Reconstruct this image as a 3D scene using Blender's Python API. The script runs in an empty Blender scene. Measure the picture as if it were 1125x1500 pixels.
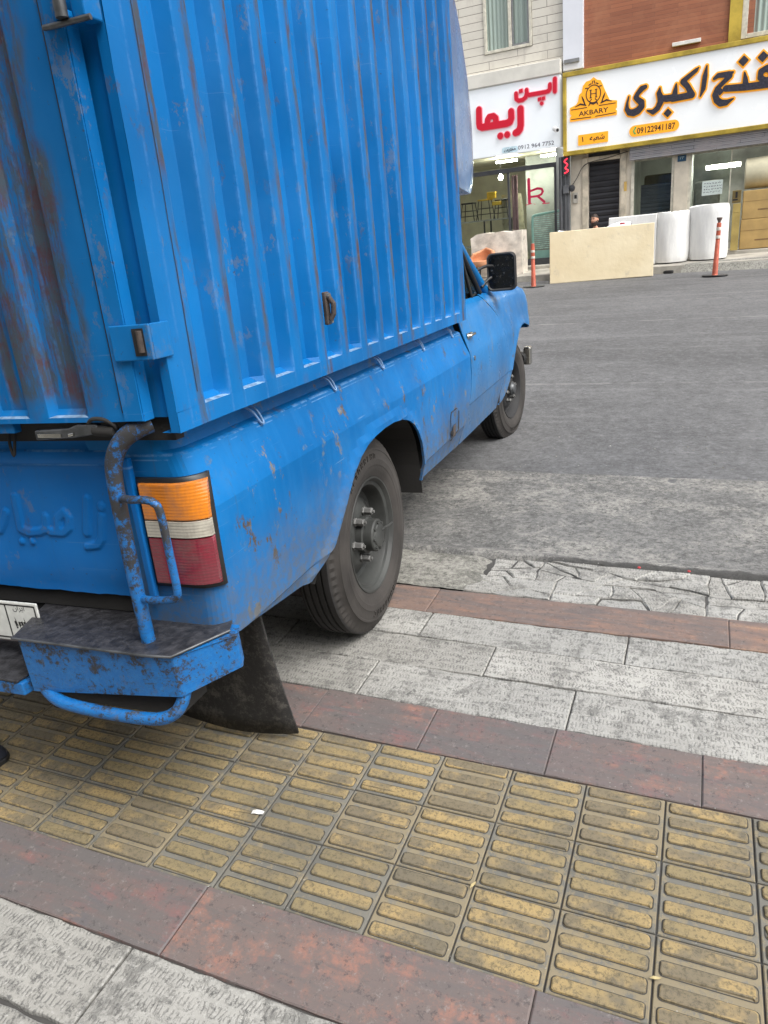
import bpy, bmesh, math, random
import numpy as np
from mathutils import Matrix, Vector, noise as mnoise

# ------------------------------------------------------------------ camera, light, exposure
SC = bpy.context.scene
COL = SC.collection
random.seed(7)
CAM_H = 1.45
CAM_ROWS = ((0.90791, 0.40798, -0.0962), (-0.06442, 0.36258, 0.92972), (-0.41419, 0.8379, -0.35547))
cam_data = bpy.data.cameras.new("camera")
cam = bpy.data.objects.new("camera", cam_data)
COL.objects.link(cam)
r_, u_, f_ = (Vector(v).normalized() for v in CAM_ROWS)
cam.matrix_world = Matrix(((r_.x, u_.x, -f_.x, 0), (r_.y, u_.y, -f_.y, 0), (r_.z, u_.z, -f_.z, CAM_H), (0, 0, 0, 1)))
cam_data.sensor_fit = 'VERTICAL'
cam_data.sensor_height = 24.0
cam_data.lens = 24.0 * 1059.84 / 1500.0
cam_data.clip_start = 0.02
cam_data.clip_end = 2000
SC.camera = cam

SUN_EL, SUN_AZ = 54, 107          # azimuth clockwise from +Y
world = bpy.data.worlds.new("World")
SC.world = world
world.use_nodes = True
wt = world.node_tree
wt.nodes.clear()
w_out = wt.nodes.new('ShaderNodeOutputWorld')
w_bg = wt.nodes.new('ShaderNodeBackground')
w_sky = wt.nodes.new('ShaderNodeTexSky')
w_sky.sky_type = 'NISHITA'
w_sky.sun_disc = False
w_sky.sun_elevation = math.radians(SUN_EL)
w_sky.sun_rotation = math.radians(SUN_AZ)
w_sky.dust_density = 4.0
w_sky.air_density = 1.0
w_hsv = wt.nodes.new('ShaderNodeHueSaturation')     # thin overcast: a whiter sky than clear blue
w_hsv.inputs['Saturation'].default_value = 0.14
wt.links.new(w_sky.outputs[0], w_hsv.inputs['Color'])
wt.links.new(w_hsv.outputs[0], w_bg.inputs['Color'])
w_bg.inputs['Strength'].default_value = 0.15
wt.links.new(w_bg.outputs[0], w_out.inputs['Surface'])

sun_d = bpy.data.lights.new("sun", 'SUN')
sun_d.energy = 1.2
sun_d.angle = math.radians(35)
sun_d.color = (1.0, 0.96, 0.9)
sun = bpy.data.objects.new("sun", sun_d)
COL.objects.link(sun)
az, el = math.radians(SUN_AZ), math.radians(SUN_EL)
sun_dir = Vector((math.sin(az) * math.cos(el), math.cos(az) * math.cos(el), math.sin(el)))
sun.rotation_euler = sun_dir.to_track_quat('Z', 'Y').to_euler()

SC.view_settings.view_transform = 'Standard'
SC.view_settings.look = 'None'
SC.view_settings.gamma = 1.0
SC.view_settings.exposure = 1.0
SC.cycles.use_denoising = True
SC.cycles.sample_clamp_indirect = 4.0
SC.cycles.max_bounces = 8
SC.cycles.transparent_max_bounces = 12
SC.cycles.caustics_reflective = False
SC.cycles.caustics_refractive = False

# ------------------------------------------------------------------ frames
TRUCK = Matrix(((0.9971, -0.0757, -0.0115, -1.1246), (0.0761, 0.9964, 0.0384, 1.9869), (0.0086, -0.0392, 0.9992, 0.0935), (0, 0, 0, 1)))
PAVE = Matrix(((0.9996, -0.0284, 0.0075, 0), (0.0285, 0.9995, -0.0137, 0), (-0.0071, 0.0139, 0.9999, 0), (0, 0, 0, 1)))
def ortho(m):
    q = m.to_quaternion(); q.normalize()
    return Matrix.Translation(m.to_translation()) @ q.to_matrix().to_4x4()
TRUCK, PAVE = ortho(TRUCK), ortho(PAVE)

# ------------------------------------------------------------------ helpers
def tag(o, label=None, cat=None, group=None, kind=None):
    if label: o['label'] = label
    if cat: o['category'] = cat
    if group: o['group'] = group
    if kind: o['kind'] = kind
    return o

def thing(name, label, cat, matrix=None, group=None):
    o = bpy.data.objects.new(name, None)
    COL.objects.link(o)
    o.empty_display_size = 0.1
    if matrix is not None: o.matrix_world = matrix
    return tag(o, label, cat, group)

class MB:
    def __init__(s): s.v, s.f, s.m = [], [], []
    def add(s, vs, fs, mi=0):
        b = len(s.v); s.v += [tuple(p) for p in vs]
        for q in fs: s.f.append(tuple(i + b for i in q)); s.m.append(mi)
        return s
    def box(s, x0, x1, y0, y1, z0, z1, mi=0, mat=None):
        vs = [(x, y, z) for z in (z0, z1) for y in (y0, y1) for x in (x0, x1)]
        if mat is not None: vs = [mat @ Vector(p) for p in vs]
        return s.add(vs, [(0, 2, 3, 1), (4, 5, 7, 6), (0, 1, 5, 4), (2, 6, 7, 3), (0, 4, 6, 2), (1, 3, 7, 5)], mi)
    def prism(s, poly, lo, hi, axis='z', mi=0):
        """polygon (counter-clockwise in its own plane) extruded along an axis"""
        n = len(poly)
        def P(a, b, c):
            return {'z': (a, b, c), 'y': (a, c, b), 'x': (c, a, b)}[axis]
        vs = [P(a, b, lo) for a, b in poly] + [P(a, b, hi) for a, b in poly]
        fs = [tuple(range(n - 1, -1, -1)), tuple(range(n, 2 * n))] + [(i, (i + 1) % n, n + (i + 1) % n, n + i) for i in range(n)]
        return s.add(vs, fs, mi)
    def grid(s, rows, mi=0, close_u=False, close_v=False):
        nr, nc = len(rows), len(rows[0])
        vs = [p for r in rows for p in r]
        fs = []
        for i in range(nr if close_v else nr - 1):
            for j in range(nc if close_u else nc - 1):
                a, b = i, (i + 1) % nr; c, d = j, (j + 1) % nc
                fs.append((a * nc + c, a * nc + d, b * nc + d, b * nc + c))
        return s.add(vs, fs, mi)
    def tube(s, path, r, seg=12, cap=True, mi=0):
        P = [Vector(p) for p in path]
        n = len(P)
        R = r if isinstance(r, (list, tuple)) else [r] * n
        rows, up = [], None
        for i in range(n):
            t = (P[min(i + 1, n - 1)] - P[max(i - 1, 0)]).normalized()
            if up is None:
                up = Vector((0, 0, 1)) if abs(t.z) < 0.9 else Vector((1, 0, 0))
            a = (up - t * up.dot(t)).normalized(); b = t.cross(a); up = a
            rows.append([P[i] + (a * math.cos(2 * math.pi * k / seg) + b * math.sin(2 * math.pi * k / seg)) * R[i] for k in range(seg)])
        s.grid(rows, mi, close_u=True)
        if cap:
            s.add(rows[0], [tuple(range(seg - 1, -1, -1))], mi); s.add(rows[-1], [tuple(range(seg))], mi)
        return s
    def lathe(s, prof, seg=48, axis='z', center=(0, 0, 0), mi=0, caps=False):
        """profile: (radius, height along axis)"""
        c = Vector(center); rows = []
        for r, h in prof:
            row = []
            for k in range(seg):
                a = 2 * math.pi * k / seg
                ca, sa = math.cos(a) * r, math.sin(a) * r
                row.append(c + Vector({'z': (ca, sa, h), 'y': (sa, h, ca), 'x': (h, ca, sa)}[axis]))
            rows.append(row)
        s.grid(rows, mi, close_u=True)
        if caps:
            s.add(rows[0], [tuple(range(seg - 1, -1, -1))], mi); s.add(rows[-1], [tuple(range(seg))], mi)
        return s
    def build(s, name, mats, parent=None, bevel=0, smooth=None, seg=2, weld=False, matrix=None, sub=0):
        me = bpy.data.meshes.new(name)
        me.from_pydata(s.v, [], s.f)
        for m in (mats if isinstance(mats, (list, tuple)) else [mats]): me.materials.append(m)
        if any(s.m): me.polygons.foreach_set('material_index', s.m)
        if weld:
            bm = bmesh.new(); bm.from_mesh(me)
            bmesh.ops.remove_doubles(bm, verts=bm.verts, dist=1e-5)
            bmesh.ops.dissolve_degenerate(bm, edges=bm.edges, dist=1e-6)
            bmesh.ops.recalc_face_normals(bm, faces=bm.faces)
            bm.to_mesh(me); bm.free()
        if smooth is not None:
            me.polygons.foreach_set('use_smooth', [True] * len(me.polygons))
            me.set_sharp_from_angle(angle=math.radians(smooth))
        me.update()
        o = bpy.data.objects.new(name, me)
        COL.objects.link(o)
        if parent is not None: o.parent = parent
        if matrix is not None: o.matrix_world = matrix
        if bevel:
            b = o.modifiers.new('bevel', 'BEVEL'); b.width = bevel; b.segments = seg; b.limit_method = 'ANGLE'; b.angle_limit = math.radians(35)
        if sub:
            b = o.modifiers.new('sub', 'SUBSURF'); b.levels = sub; b.render_levels = sub
        return o

def smoothpath(pts, n=8):
    """Catmull-Rom through points"""
    P = [Vector(p) for p in pts]; out = []
    for i in range(len(P) - 1):
        p0, p1, p2, p3 = P[max(i - 1, 0)], P[i], P[i + 1], P[min(i + 2, len(P) - 1)]
        for k in range(n):
            t = k / n
            out.append(0.5 * ((2 * p1) + (p2 - p0) * t + (2 * p0 - 5 * p1 + 4 * p2 - p3) * t * t + (3 * p1 - p0 - 3 * p2 + p3) * t ** 3))
    out.append(P[-1]); return out

def interp(tab, x):
    if x <= tab[0][0]: return tab[0][1]
    for (a, b), (c, d) in zip(tab, tab[1:]):
        if x <= c: return b + (d - b) * (x - a) / (c - a)
    return tab[-1][1]
def lerp(a, b, t): return a + (b - a) * t
def sstep(a, b, x):
    t = min(1, max(0, (x - a) / (b - a))); return t * t * (3 - 2 * t)
def nz(x, y, z, s=1.0): return mnoise.noise(Vector((x * s, y * s, z * s)))

# ---- lettering: a distance field of pen strokes, cut out at any offset
def sdf_strokes(strokes, bbox, cell):
    x0, x1, z0, z1 = bbox
    nx, nzz = int((x1 - x0) / cell) + 2, int((z1 - z0) / cell) + 2
    X, Z = np.meshgrid(x0 + np.arange(nx) * cell, z0 + np.arange(nzz) * cell, indexing='ij')
    D = np.full(X.shape, 9.0)
    for st in strokes:
        if st[0] == 'diamond':
            _, cx, cz, r = st; D = np.minimum(D, (np.abs(X - cx) + np.abs(Z - cz) - r) * 0.707); continue
        if st[0] == 'poly':
            P = np.array(st[1]); ins = np.zeros(X.shape, bool); dd = np.full(X.shape, 9.0)
            for (ax, az_), (bx, bz) in zip(P, np.roll(P, -1, 0)):
                with np.errstate(divide='ignore', invalid='ignore'):
                    c = ((az_ > Z) != (bz > Z)) & (X < (bx - ax) * (Z - az_) / (bz - az_ + 1e-12) + ax)
                ins ^= c
                L = (bx - ax) ** 2 + (bz - az_) ** 2 + 1e-12
                t = np.clip(((X - ax) * (bx - ax) + (Z - az_) * (bz - az_)) / L, 0, 1)
                dd = np.minimum(dd, np.hypot(X - ax - t * (bx - ax), Z - az_ - t * (bz - az_)))
            D = np.minimum(D, np.where(ins, -dd, dd)); continue
        pts = st
        for (ax, az_, ar), (bx, bz, br) in zip(pts, pts[1:] if len(pts) > 1 else pts):
            L = (bx - ax) ** 2 + (bz - az_) ** 2 + 1e-12
            t = np.clip(((X - ax) * (bx - ax) + (Z - az_) * (bz - az_)) / L, 0, 1)
            D = np.minimum(D, np.hypot(X - ax - t * (bx - ax), Z - az_ - t * (bz - az_)) - (ar + t * (br - ar)))
    return X, Z, D

def sdf_mesh(mb, field, off, yf, yb, mi=0):
    """area where distance < off, as a plate from yf (front, towards -Y) to yb"""
    X, Z, D = field; D = D - off
    nx, nzz = D.shape
    ins = D < 0
    for i in range(nx - 1):
        run = None
        for j in range(nzz):
            full = j < nzz - 1 and ins[i, j] and ins[i + 1, j] and ins[i, j + 1] and ins[i + 1, j + 1]
            if full:
                if run is None: run = j
                continue
            if run is not None:
                a, b = X[i, 0], X[i + 1, 0]; c, d = Z[0, run], Z[0, j]
                mb.add([(a, yf, c), (b, yf, c), (b, yf, d), (a, yf, d)], [(0, 1, 2, 3)], mi); run = None
            if j == nzz - 1: continue
            cs = [(i, j), (i + 1, j), (i + 1, j + 1), (i, j + 1)]
            if not any(ins[c] for c in cs): continue
            poly, cross = [], []
            for k in range(4):
                p, q = cs[k], cs[(k + 1) % 4]
                if ins[p]: poly.append((X[p], Z[p]))
                if ins[p] != ins[q]:
                    t = D[p] / (D[p] - D[q]); c = (X[p] + t * (X[q] - X[p]), Z[p] + t * (Z[q] - Z[p]))
                    poly.append(c); cross.append(c)
            if len(poly) >= 3:
                mb.add([(a, yf, b) for a, b in poly], [tuple(range(len(poly)))], mi)
            for k in range(0, len(cross) - 1, 2):
                (a, b), (c, d) = cross[k], cross[k + 1]
                mb.add([(a, yf, b), (c, yf, d), (c, yb, d), (a, yb, b)], [(0, 1, 2, 3)], mi)
    return mb

def text_mesh(mb, body, x, z, size, yf, width=None, align='CENTER', mi=0, fat=0.0):
    """built-in font lettering standing in the XZ plane at depth yf, facing -Y"""
    c = bpy.data.curves.new('lettering', 'FONT'); c.body = body; c.size = size; c.align_x = align; c.resolution_u = 2; c.offset = fat
    o = bpy.data.objects.new('lettering', c); COL.objects.link(o)
    bpy.context.view_layer.update()
    me = bpy.data.meshes.new_from_object(o.evaluated_get(bpy.context.evaluated_depsgraph_get()))
    xs = [v.co.x for v in me.vertices]
    k = 1.0
    if width and xs: k = width / (max(xs) - min(xs))
    mb.add([(x + v.co.x * k, yf, z + v.co.y) for v in me.vertices], [tuple(p.vertices) for p in me.polygons], mi)
    bpy.data.objects.remove(o); bpy.data.curves.remove(c); bpy.data.meshes.remove(me)
    return mb

# ------------------------------------------------------------------ materials
class NT:
    def __init__(s, name):
        s.mat = bpy.data.materials.new(name); s.mat.use_nodes = True
        s.t = s.mat.node_tree; s.t.nodes.clear()
        s.out = s.t.nodes.new('ShaderNodeOutputMaterial')
        s.bsdf = s.t.nodes.new('ShaderNodeBsdfPrincipled')
        s.t.links.new(s.bsdf.outputs[0], s.out.inputs['Surface'])
    def n(s, typ, _out=0, **kw):
        nd = s.t.nodes.new('ShaderNode' + typ)
        for k, v in kw.items():
            if k.startswith('p_'): setattr(nd, k[2:], v); continue
        for k, v in kw.items():
            if k.startswith('p_'): continue
            key = int(k[1:]) if k[0] == 'i' and k[1:].isdigit() else k.replace('_', ' ')
            s.set(nd.inputs[key], v)
        return nd.outputs[_out] if _out is not None else nd
    def set(s, sock, v):
        if isinstance(v, bpy.types.NodeSocket): s.t.links.new(v, sock)
        elif isinstance(v, (tuple, list)) and len(v) == 3 and sock.type == 'RGBA': sock.default_value = (*v, 1)
        else: sock.default_value = v
    def pos(s): return s.n('TexCoord', 3)
    def mapped(s, scale, loc=(0, 0, 0), rot=(0, 0, 0), src=None):
        return s.n('Mapping', Vector=src or s.pos(), Scale=scale, Location=loc, Rotation=rot)
    def noise(s, scale, detail=4, rough=0.55, vec=None, dist=0.0):
        return s.n('TexNoise', 0, Vector=vec or s.pos(), Scale=scale, Detail=detail, Roughness=rough, Distortion=dist)
    def voro(s, scale, vec=None, feature='F1', out=0):
        return s.n('TexVoronoi', out, p_feature=feature, Vector=vec or s.pos(), Scale=scale)
    def ramp(s, fac, lo, hi, a=0.0, b=1.0):
        return s.n('MapRange', 0, p_interpolation_type='SMOOTHSTEP', Value=fac, i1=lo, i2=hi, i3=a, i4=b)
    def math(s, op, a, b=0.0, c=0.0):
        return s.n('Math', 0, p_operation=op, i0=a, i1=b, i2=c)
    def mul(s, *a):
        r = a[0]
        for b in a[1:]: r = s.math('MULTIPLY', r, b)
        return r
    def mix(s, fac, a, b, mode='MIX'):
        nd = s.t.nodes.new('ShaderNodeMix'); nd.data_type = 'RGBA'; nd.blend_type = mode
        s.set(nd.inputs[0], fac); s.set(nd.inputs[6], a); s.set(nd.inputs[7], b)
        return nd.outputs[2]
    def xyz(s, src=None):
        nd = s.n('SeparateXYZ', None, Vector=src or s.pos()); return nd.outputs
    def island(s): return s.n('NewGeometry', 8)
    def bump(s, h, strength=0.3, dist=0.01):
        b = s.n('Bump', 0, Height=h, Strength=strength, Distance=dist); s.t.links.new(b, s.bsdf.inputs['Normal']); return b
    def done(s, color=None, rough=None, metal=None, **kw):
        if color is not None: s.set(s.bsdf.inputs['Base Color'], color)
        if rough is not None: s.set(s.bsdf.inputs['Roughness'], rough)
        if metal is not None: s.set(s.bsdf.inputs['Metallic'], metal)
        for k, v in kw.items(): s.set(s.bsdf.inputs[k.replace('_', ' ')], v)
        return s.mat

def plain(name, col, rough=0.6, metal=0.0, var=0.18, scale=9.0, bump=0.0, bscale=60.0, **kw):
    """a colour with a little uneven wear"""
    m = NT(name)
    n1 = m.noise(scale, 5, 0.6)
    c = m.mix(m.ramp(n1, 0.3, 0.7), tuple(x * (1 - var) for x in col), tuple(min(1, x * (1 + var)) for x in col))
    if bump: m.bump(m.noise(bscale, 4), bump, 0.004)
    return m.done(c, m.ramp(n1, 0.2, 0.8, max(0.03, rough - 0.08), min(1, rough + 0.08)), metal, **kw)

def emitter(name, col, strength, lamp=False):
    m = NT(name)
    if not lamp: m.mat.cycles.emission_sampling = 'NONE'
    return m.done(col, 0.5, Emission_Color=(*col, 1), Emission_Strength=strength)

BLUE = (0.0, 0.137, 0.415)
def truck_paint(name, wear=0.35, rust=0.0, dirt=1.0, bands=None, edges=(), rough=0.34, chips=0.63, blue=BLUE, lines=None, spec=0.14):
    """old brush-painted blue enamel in truck coordinates: fading, grey scuffs, rust, road dust low down"""
    m = NT(name)
    x, y, z = m.xyz()
    big = m.noise(1.7, 3); mid = m.noise(7, 5, 0.6); fine = m.noise(60, 4, 0.6)
    streak = m.noise(1.0, 5, 0.62, m.mapped((22, 22, 1.6)))
    c = m.mix(m.ramp(big, 0.3, 0.7), tuple(a * 0.74 for a in blue), (blue[0] + 0.004, blue[1] * 1.14, blue[2] * 1.08))
    fade = m.ramp(m.noise(0.9, 6, 0.7, m.mapped((1, 1, 1), loc=(9, 2, 5))), 0.46, 0.66)
    c = m.mix(m.math('MULTIPLY', fade, 0.38 * wear), c, (0.05, 0.20, 0.42))
    c = m.mix(m.mul(m.ramp(streak, 0.45, 0.75), 0.40 * wear), c, (0.012, 0.16, 0.43))          # chalky runs
    scuff = m.ramp(m.noise(9, 8, 0.75), chips, chips + 0.09)
    c = m.mix(m.mul(scuff, 0.8 * wear), c, (0.10, 0.145, 0.19))                                       # grey scuffing
    scr = m.ramp(m.noise(1.0, 3, 0.5, m.mapped((3, 3, 160), rot=(0.35, 0.2, 0.3))), 0.68, 0.72)
    c = m.mix(m.mul(scr, m.ramp(mid, 0.45, 0.6), 0.5 * wear), c, (0.14, 0.26, 0.42))
    if rust:
        rn = m.noise(1.0, 11, 0.80, m.mapped((24, 24, 4.0), loc=(3.1, 1.7, 0.4)))
        rmask = m.math('MULTIPLY', m.ramp(rn, 0.64 - 0.25 * rust, 0.74 - 0.19 * rust), 0.9)
        if bands: rmask = m.mul(rmask, bands(m, x, y, z))
        rc = m.mix(m.ramp(m.noise(12, 9, 0.8), 0.44, 0.60), (0.062, 0.074, 0.074), (0.088, 0.040, 0.028))
        c = m.mix(rmask, c, rc)
    # chips down to dark metal
    chip = m.ramp(m.noise(17, 8, 0.78, m.mapped((1, 1, 0.6))), 0.575, 0.60)
    c = m.mix(m.mul(chip, m.ramp(m.noise(2.6, 3), 0.44, 0.54), wear), c, m.mix(m.ramp(mid, 0.45, 0.55), (0.075, 0.062, 0.055), (0.15, 0.16, 0.17)))
    pit = m.ramp(m.noise(70, 3, 0.6), 0.70, 0.74)
    c = m.mix(m.mul(pit, 0.8), c, (0.03, 0.06, 0.12))
    vs = m.ramp(m.noise(1.0, 6, 0.75, m.mapped((60, 60, 2.2), loc=(1, 4, 2))), 0.56, 0.66)
    c = m.mix(m.mul(vs, m.ramp(big, 0.40, 0.55), 0.5 * wear), c, (0.03, 0.10, 0.20))
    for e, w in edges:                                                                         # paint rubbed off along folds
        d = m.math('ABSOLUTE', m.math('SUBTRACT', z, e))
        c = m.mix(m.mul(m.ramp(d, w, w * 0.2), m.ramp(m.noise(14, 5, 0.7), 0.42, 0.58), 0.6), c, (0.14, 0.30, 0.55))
    if lines:  # pale rib edges: worn paint with the edge highlight painted in
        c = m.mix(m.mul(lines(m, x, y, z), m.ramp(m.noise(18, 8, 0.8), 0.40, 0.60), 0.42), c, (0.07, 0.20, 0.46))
    if dirt:
        zz = m.math('ADD', z, m.math('MULTIPLY', m.math('SUBTRACT', mid, 0.5), 0.16))
        dm = m.mul(m.ramp(zz, 0.74, 0.42), m.ramp(m.noise(30, 8, 0.82), 0.40, 0.58, 0.35, 0.98), 0.85 * dirt)
        c = m.mix(dm, c, (0.105, 0.11, 0.112))
        c = m.mix(m.mul(m.ramp(m.noise(3.5, 6, 0.7), 0.5, 0.75), m.ramp(fine, 0.3, 0.8), 0.30 * dirt), c, (0.10, 0.13, 0.15))
    m.bump(m.math('ADD', m.math('MULTIPLY', m.noise(5, 3), 1.0), m.math('MULTIPLY', m.noise(45, 3), 0.06)), 0.25, 0.012)
    rg = m.ramp(mid, 0.3, 0.7, rough + 0.02, rough + 0.22)
    return m.done(c, rg, 0.0, Specular_IOR_Level=spec)

def worn_step_paint(name, top_dark=None):
    """blue over black, crazed and rubbed through"""
    m = NT(name)
    n1 = m.noise(13, 10, 0.88); n2 = m.noise(75, 8, 0.85)
    v = m.math('ADD', m.math('MULTIPLY', n1, 0.6), m.math('MULTIPLY', n2, 0.4))
    if top_dark:
        x, y, z = m.xyz(); v = m.math('ADD', v, m.ramp(z, top_dark[0], top_dark[1], 0.0, top_dark[2]))  # more black shows towards the top
    k = m.ramp(v, 0.505, 0.545)
    c = m.mix(k, m.mix(m.ramp(n2, 0.4, 0.6), (0.003, 0.115, 0.37), (0.012, 0.155, 0.43)), (0.032, 0.032, 0.034))
    scr = m.ramp(m.noise(1.0, 6, 0.8, m.mapped((14, 14, 110), rot=(0.1, 0.15, 0))), 0.56, 0.62)
    c = m.mix(m.mul(scr, m.ramp(m.noise(9, 4), 0.42, 0.6), 0.75), c, (0.03, 0.04, 0.055))
    c = m.mix(m.mul(m.ramp(m.noise(19, 8, 0.8), 0.55, 0.64), 0.45), c, (0.11, 0.115, 0.12))
    m.bump(m.math('SUBTRACT', 1.0, k), 0.3, 0.003)
    return m.done(c, m.ramp(n1, 0.3, 0.7, 0.35, 0.6))
# ------------------------------------------------------------------ truck
XC = -0.80                                   # centre line in truck coordinates
def mx(x): return 2 * XC - x

def door_bands(m, x, y, z):
    # rust sits in the pressed bands of the rear doors
    b = m.ramp(m.noise(1.0, 5, 0.6, m.mapped((9, 9, 1.5))), 0.32, 0.42)
    edge = m.ramp(m.math('ADD', x, m.math('MULTIPLY', m.math('SUBTRACT', m.noise(6, 4), 0.5), 0.12)), -0.10, -0.14)
    zz = m.mul(m.ramp(m.math('ADD', z, m.math('MULTIPLY', m.noise(9, 4), 0.16)), 1.10, 1.16), m.ramp(z, 2.6, 1.85))
    return m.mul(b, edge, zz)
def side_bands(m, x, y, z):
    s = m.math('SINE', m.math('MULTIPLY', m.math('ADD', y, 0.708 - 0.072), 2 * math.pi / 0.1665))
    return m.mul(m.ramp(s, 0.30, 0.85), m.ramp(m.noise(2.6, 3), 0.38, 0.54))

M_LEDGE = plain('lit_rubbed_ledge', (0.17, 0.27, 0.40), 0.5, scale=40, var=0.4)  # pale worn paint on the sills, with their sky highlight painted in
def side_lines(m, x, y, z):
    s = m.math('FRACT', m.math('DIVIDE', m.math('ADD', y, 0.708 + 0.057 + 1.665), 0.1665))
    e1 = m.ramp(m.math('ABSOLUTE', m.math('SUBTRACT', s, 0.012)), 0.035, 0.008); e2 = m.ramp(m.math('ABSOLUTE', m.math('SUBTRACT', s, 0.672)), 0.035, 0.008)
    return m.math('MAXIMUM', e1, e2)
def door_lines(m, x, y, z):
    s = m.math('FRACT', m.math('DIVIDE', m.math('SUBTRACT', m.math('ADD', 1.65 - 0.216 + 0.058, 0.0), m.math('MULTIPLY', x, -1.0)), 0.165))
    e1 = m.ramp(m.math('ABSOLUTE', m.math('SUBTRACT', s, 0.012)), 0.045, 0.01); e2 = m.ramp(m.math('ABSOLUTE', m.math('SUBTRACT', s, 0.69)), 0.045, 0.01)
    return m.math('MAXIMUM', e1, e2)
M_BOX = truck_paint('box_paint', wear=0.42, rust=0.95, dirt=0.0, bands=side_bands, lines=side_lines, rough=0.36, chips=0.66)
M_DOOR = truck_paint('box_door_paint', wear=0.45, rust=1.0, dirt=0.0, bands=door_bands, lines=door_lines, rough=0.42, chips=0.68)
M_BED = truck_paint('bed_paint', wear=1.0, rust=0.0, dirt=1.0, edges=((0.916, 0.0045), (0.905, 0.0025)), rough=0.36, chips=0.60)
M_CAB = truck_paint('cab_paint', wear=0.75, rust=0.0, dirt=0.7, rough=0.24, chips=0.60, spec=0.3, blue=(0.002, 0.15, 0.42))
M_GATE = truck_paint('tailgate_paint', wear=0.35, rust=0.0, dirt=0.15, edges=((0.893, 0.004), (0.928, 0.004)), rough=0.3, chips=0.70, blue=(0.0, 0.13, 0.45))
M_NOSE = truck_paint('nose_paint', wear=0.5, dirt=0.0, rough=0.10, chips=0.68, spec=0.5, blue=(0.10, 0.17, 0.33))
M_STEP = worn_step_paint('step_paint')
M_GUARD = worn_step_paint('guard_paint', (0.62, 0.92, 0.065))
M_RUB = plain('tyre_rubber', (0.035, 0.031, 0.028), 0.78, scale=6, var=0.35, bump=0.25, bscale=90)
M_TREAD = plain('tread_rubber', (0.022, 0.021, 0.021), 0.8, scale=12, var=0.3, bump=0.3, bscale=120)
M_BLACK = plain('black_trim', (0.012, 0.012, 0.013), 0.5)
M_DARK = plain('underbody_grime', (0.02, 0.019, 0.018), 0.85, bump=0.3)
M_FLAP = NT('flap_rubber'); M_FLAP.bump(M_FLAP.noise(35, 9, 0.85), 0.5, 0.004); M_FLAP = M_FLAP.done(M_FLAP.mix(M_FLAP.ramp(M_FLAP.noise(22, 10, 0.86), 0.47, 0.62), (0.016, 0.0155, 0.0155), (0.075, 0.070, 0.064)), 0.8)
M_STEEL = plain('old_steel', (0.10, 0.105, 0.11), 0.45, 0.6, var=0.4, scale=20)
M_NUT = plain('nut_steel', (0.17, 0.17, 0.165), 0.55, 0.4, var=0.2, scale=40)
M_RIM = plain('rim_paint', (0.034, 0.036, 0.034), 0.6, var=0.45, scale=7, bump=0.15)
M_RIMF = plain('dark_rim_paint', (0.016, 0.016, 0.017), 0.75, var=0.3, scale=7)
M_RUST = plain('rusty_iron', (0.055, 0.042, 0.036), 0.8, scale=30, var=0.5, bump=0.4)
M_CHROME = plain('worn_chrome', (0.55, 0.54, 0.5), 0.22, 1.0, var=0.12)
M_WIRE = plain('hook_wire', (0.20, 0.34, 0.56), 0.4, 0.2)
M_WHITE = plain('white_enamel', (0.72, 0.72, 0.70), 0.4, var=0.08)

def glass_mat(name, tint=(0.55, 0.6, 0.6), gloss=0.02, ior=1.5):
    m = NT(name); t = m.t
    tr = t.nodes.new('ShaderNodeBsdfTransparent'); tr.inputs[0].default_value = (*tint, 1)
    gl = t.nodes.new('ShaderNodeBsdfGlossy'); gl.inputs['Roughness'].default_value = gloss
    fr = t.nodes.new('ShaderNodeLayerWeight'); fr.inputs[0].default_value = 0.5
    pw = t.nodes.new('ShaderNodeMath'); pw.operation = 'POWER'; t.links.new(fr.outputs['Facing'], pw.inputs[0]); pw.inputs[1].default_value = 4.0
    ma = t.nodes.new('ShaderNodeMath'); ma.operation = 'MULTIPLY_ADD'; t.links.new(pw.outputs[0], ma.inputs[0]); ma.inputs[1].default_value = 0.7; ma.inputs[2].default_value = 0.05
    mx_ = t.nodes.new('ShaderNodeMixShader')
    t.links.new(ma.outputs[0], mx_.inputs[0]); t.links.new(tr.outputs[0], mx_.inputs[1]); t.links.new(gl.outputs[0], mx_.inputs[2])
    t.links.new(mx_.outputs[0], m.out.inputs['Surface']); t.nodes.remove(m.bsdf)
    return m.mat
M_CGLASS = glass_mat('cab_glass', (0.32, 0.36, 0.34))

def lens(name, col):
    m = NT(name)
    x, y, z = m.xyz()
    rib = m.math('SINE', m.math('MULTIPLY', z, 2 * math.pi / 0.0075))
    cell = m.math('SINE', m.math('MULTIPLY', x, 2 * math.pi / 0.0085))
    m.bump(m.math('ADD', rib, m.math('MULTIPLY', cell, 0.25)), 0.22, 0.001)
    c = m.mix(m.ramp(m.noise(14, 5, 0.65), 0.35, 0.7), col, tuple(v * 0.72 + 0.02 for v in col))
    return m.done(m.mix(m.mul(m.ramp(m.noise(12, 5, 0.7), 0.46, 0.66), 0.35), c, (0.10, 0.09, 0.08)), 0.16, 0.0, Coat_Weight=0.5, Coat_Roughness=0.08)
M_AMBER = lens('amber_lens', (0.62, 0.19, 0.012))
M_CLEAR = lens('clear_lens', (0.46, 0.43, 0.36))
M_REDL = lens('red_lens', (0.20, 0.012, 0.028))

truck = thing('pickup_truck', 'worn blue pickup truck with tall corrugated metal box, rear wheel parked up on the pavement', 'pickup truck', TRUCK)

def dent(x, y, z): return 0.0035 * nz(x + 5, y * 1.0, z * 0.9, 2.2) + 0.0015 * nz(x, y, z, 7)

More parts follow.
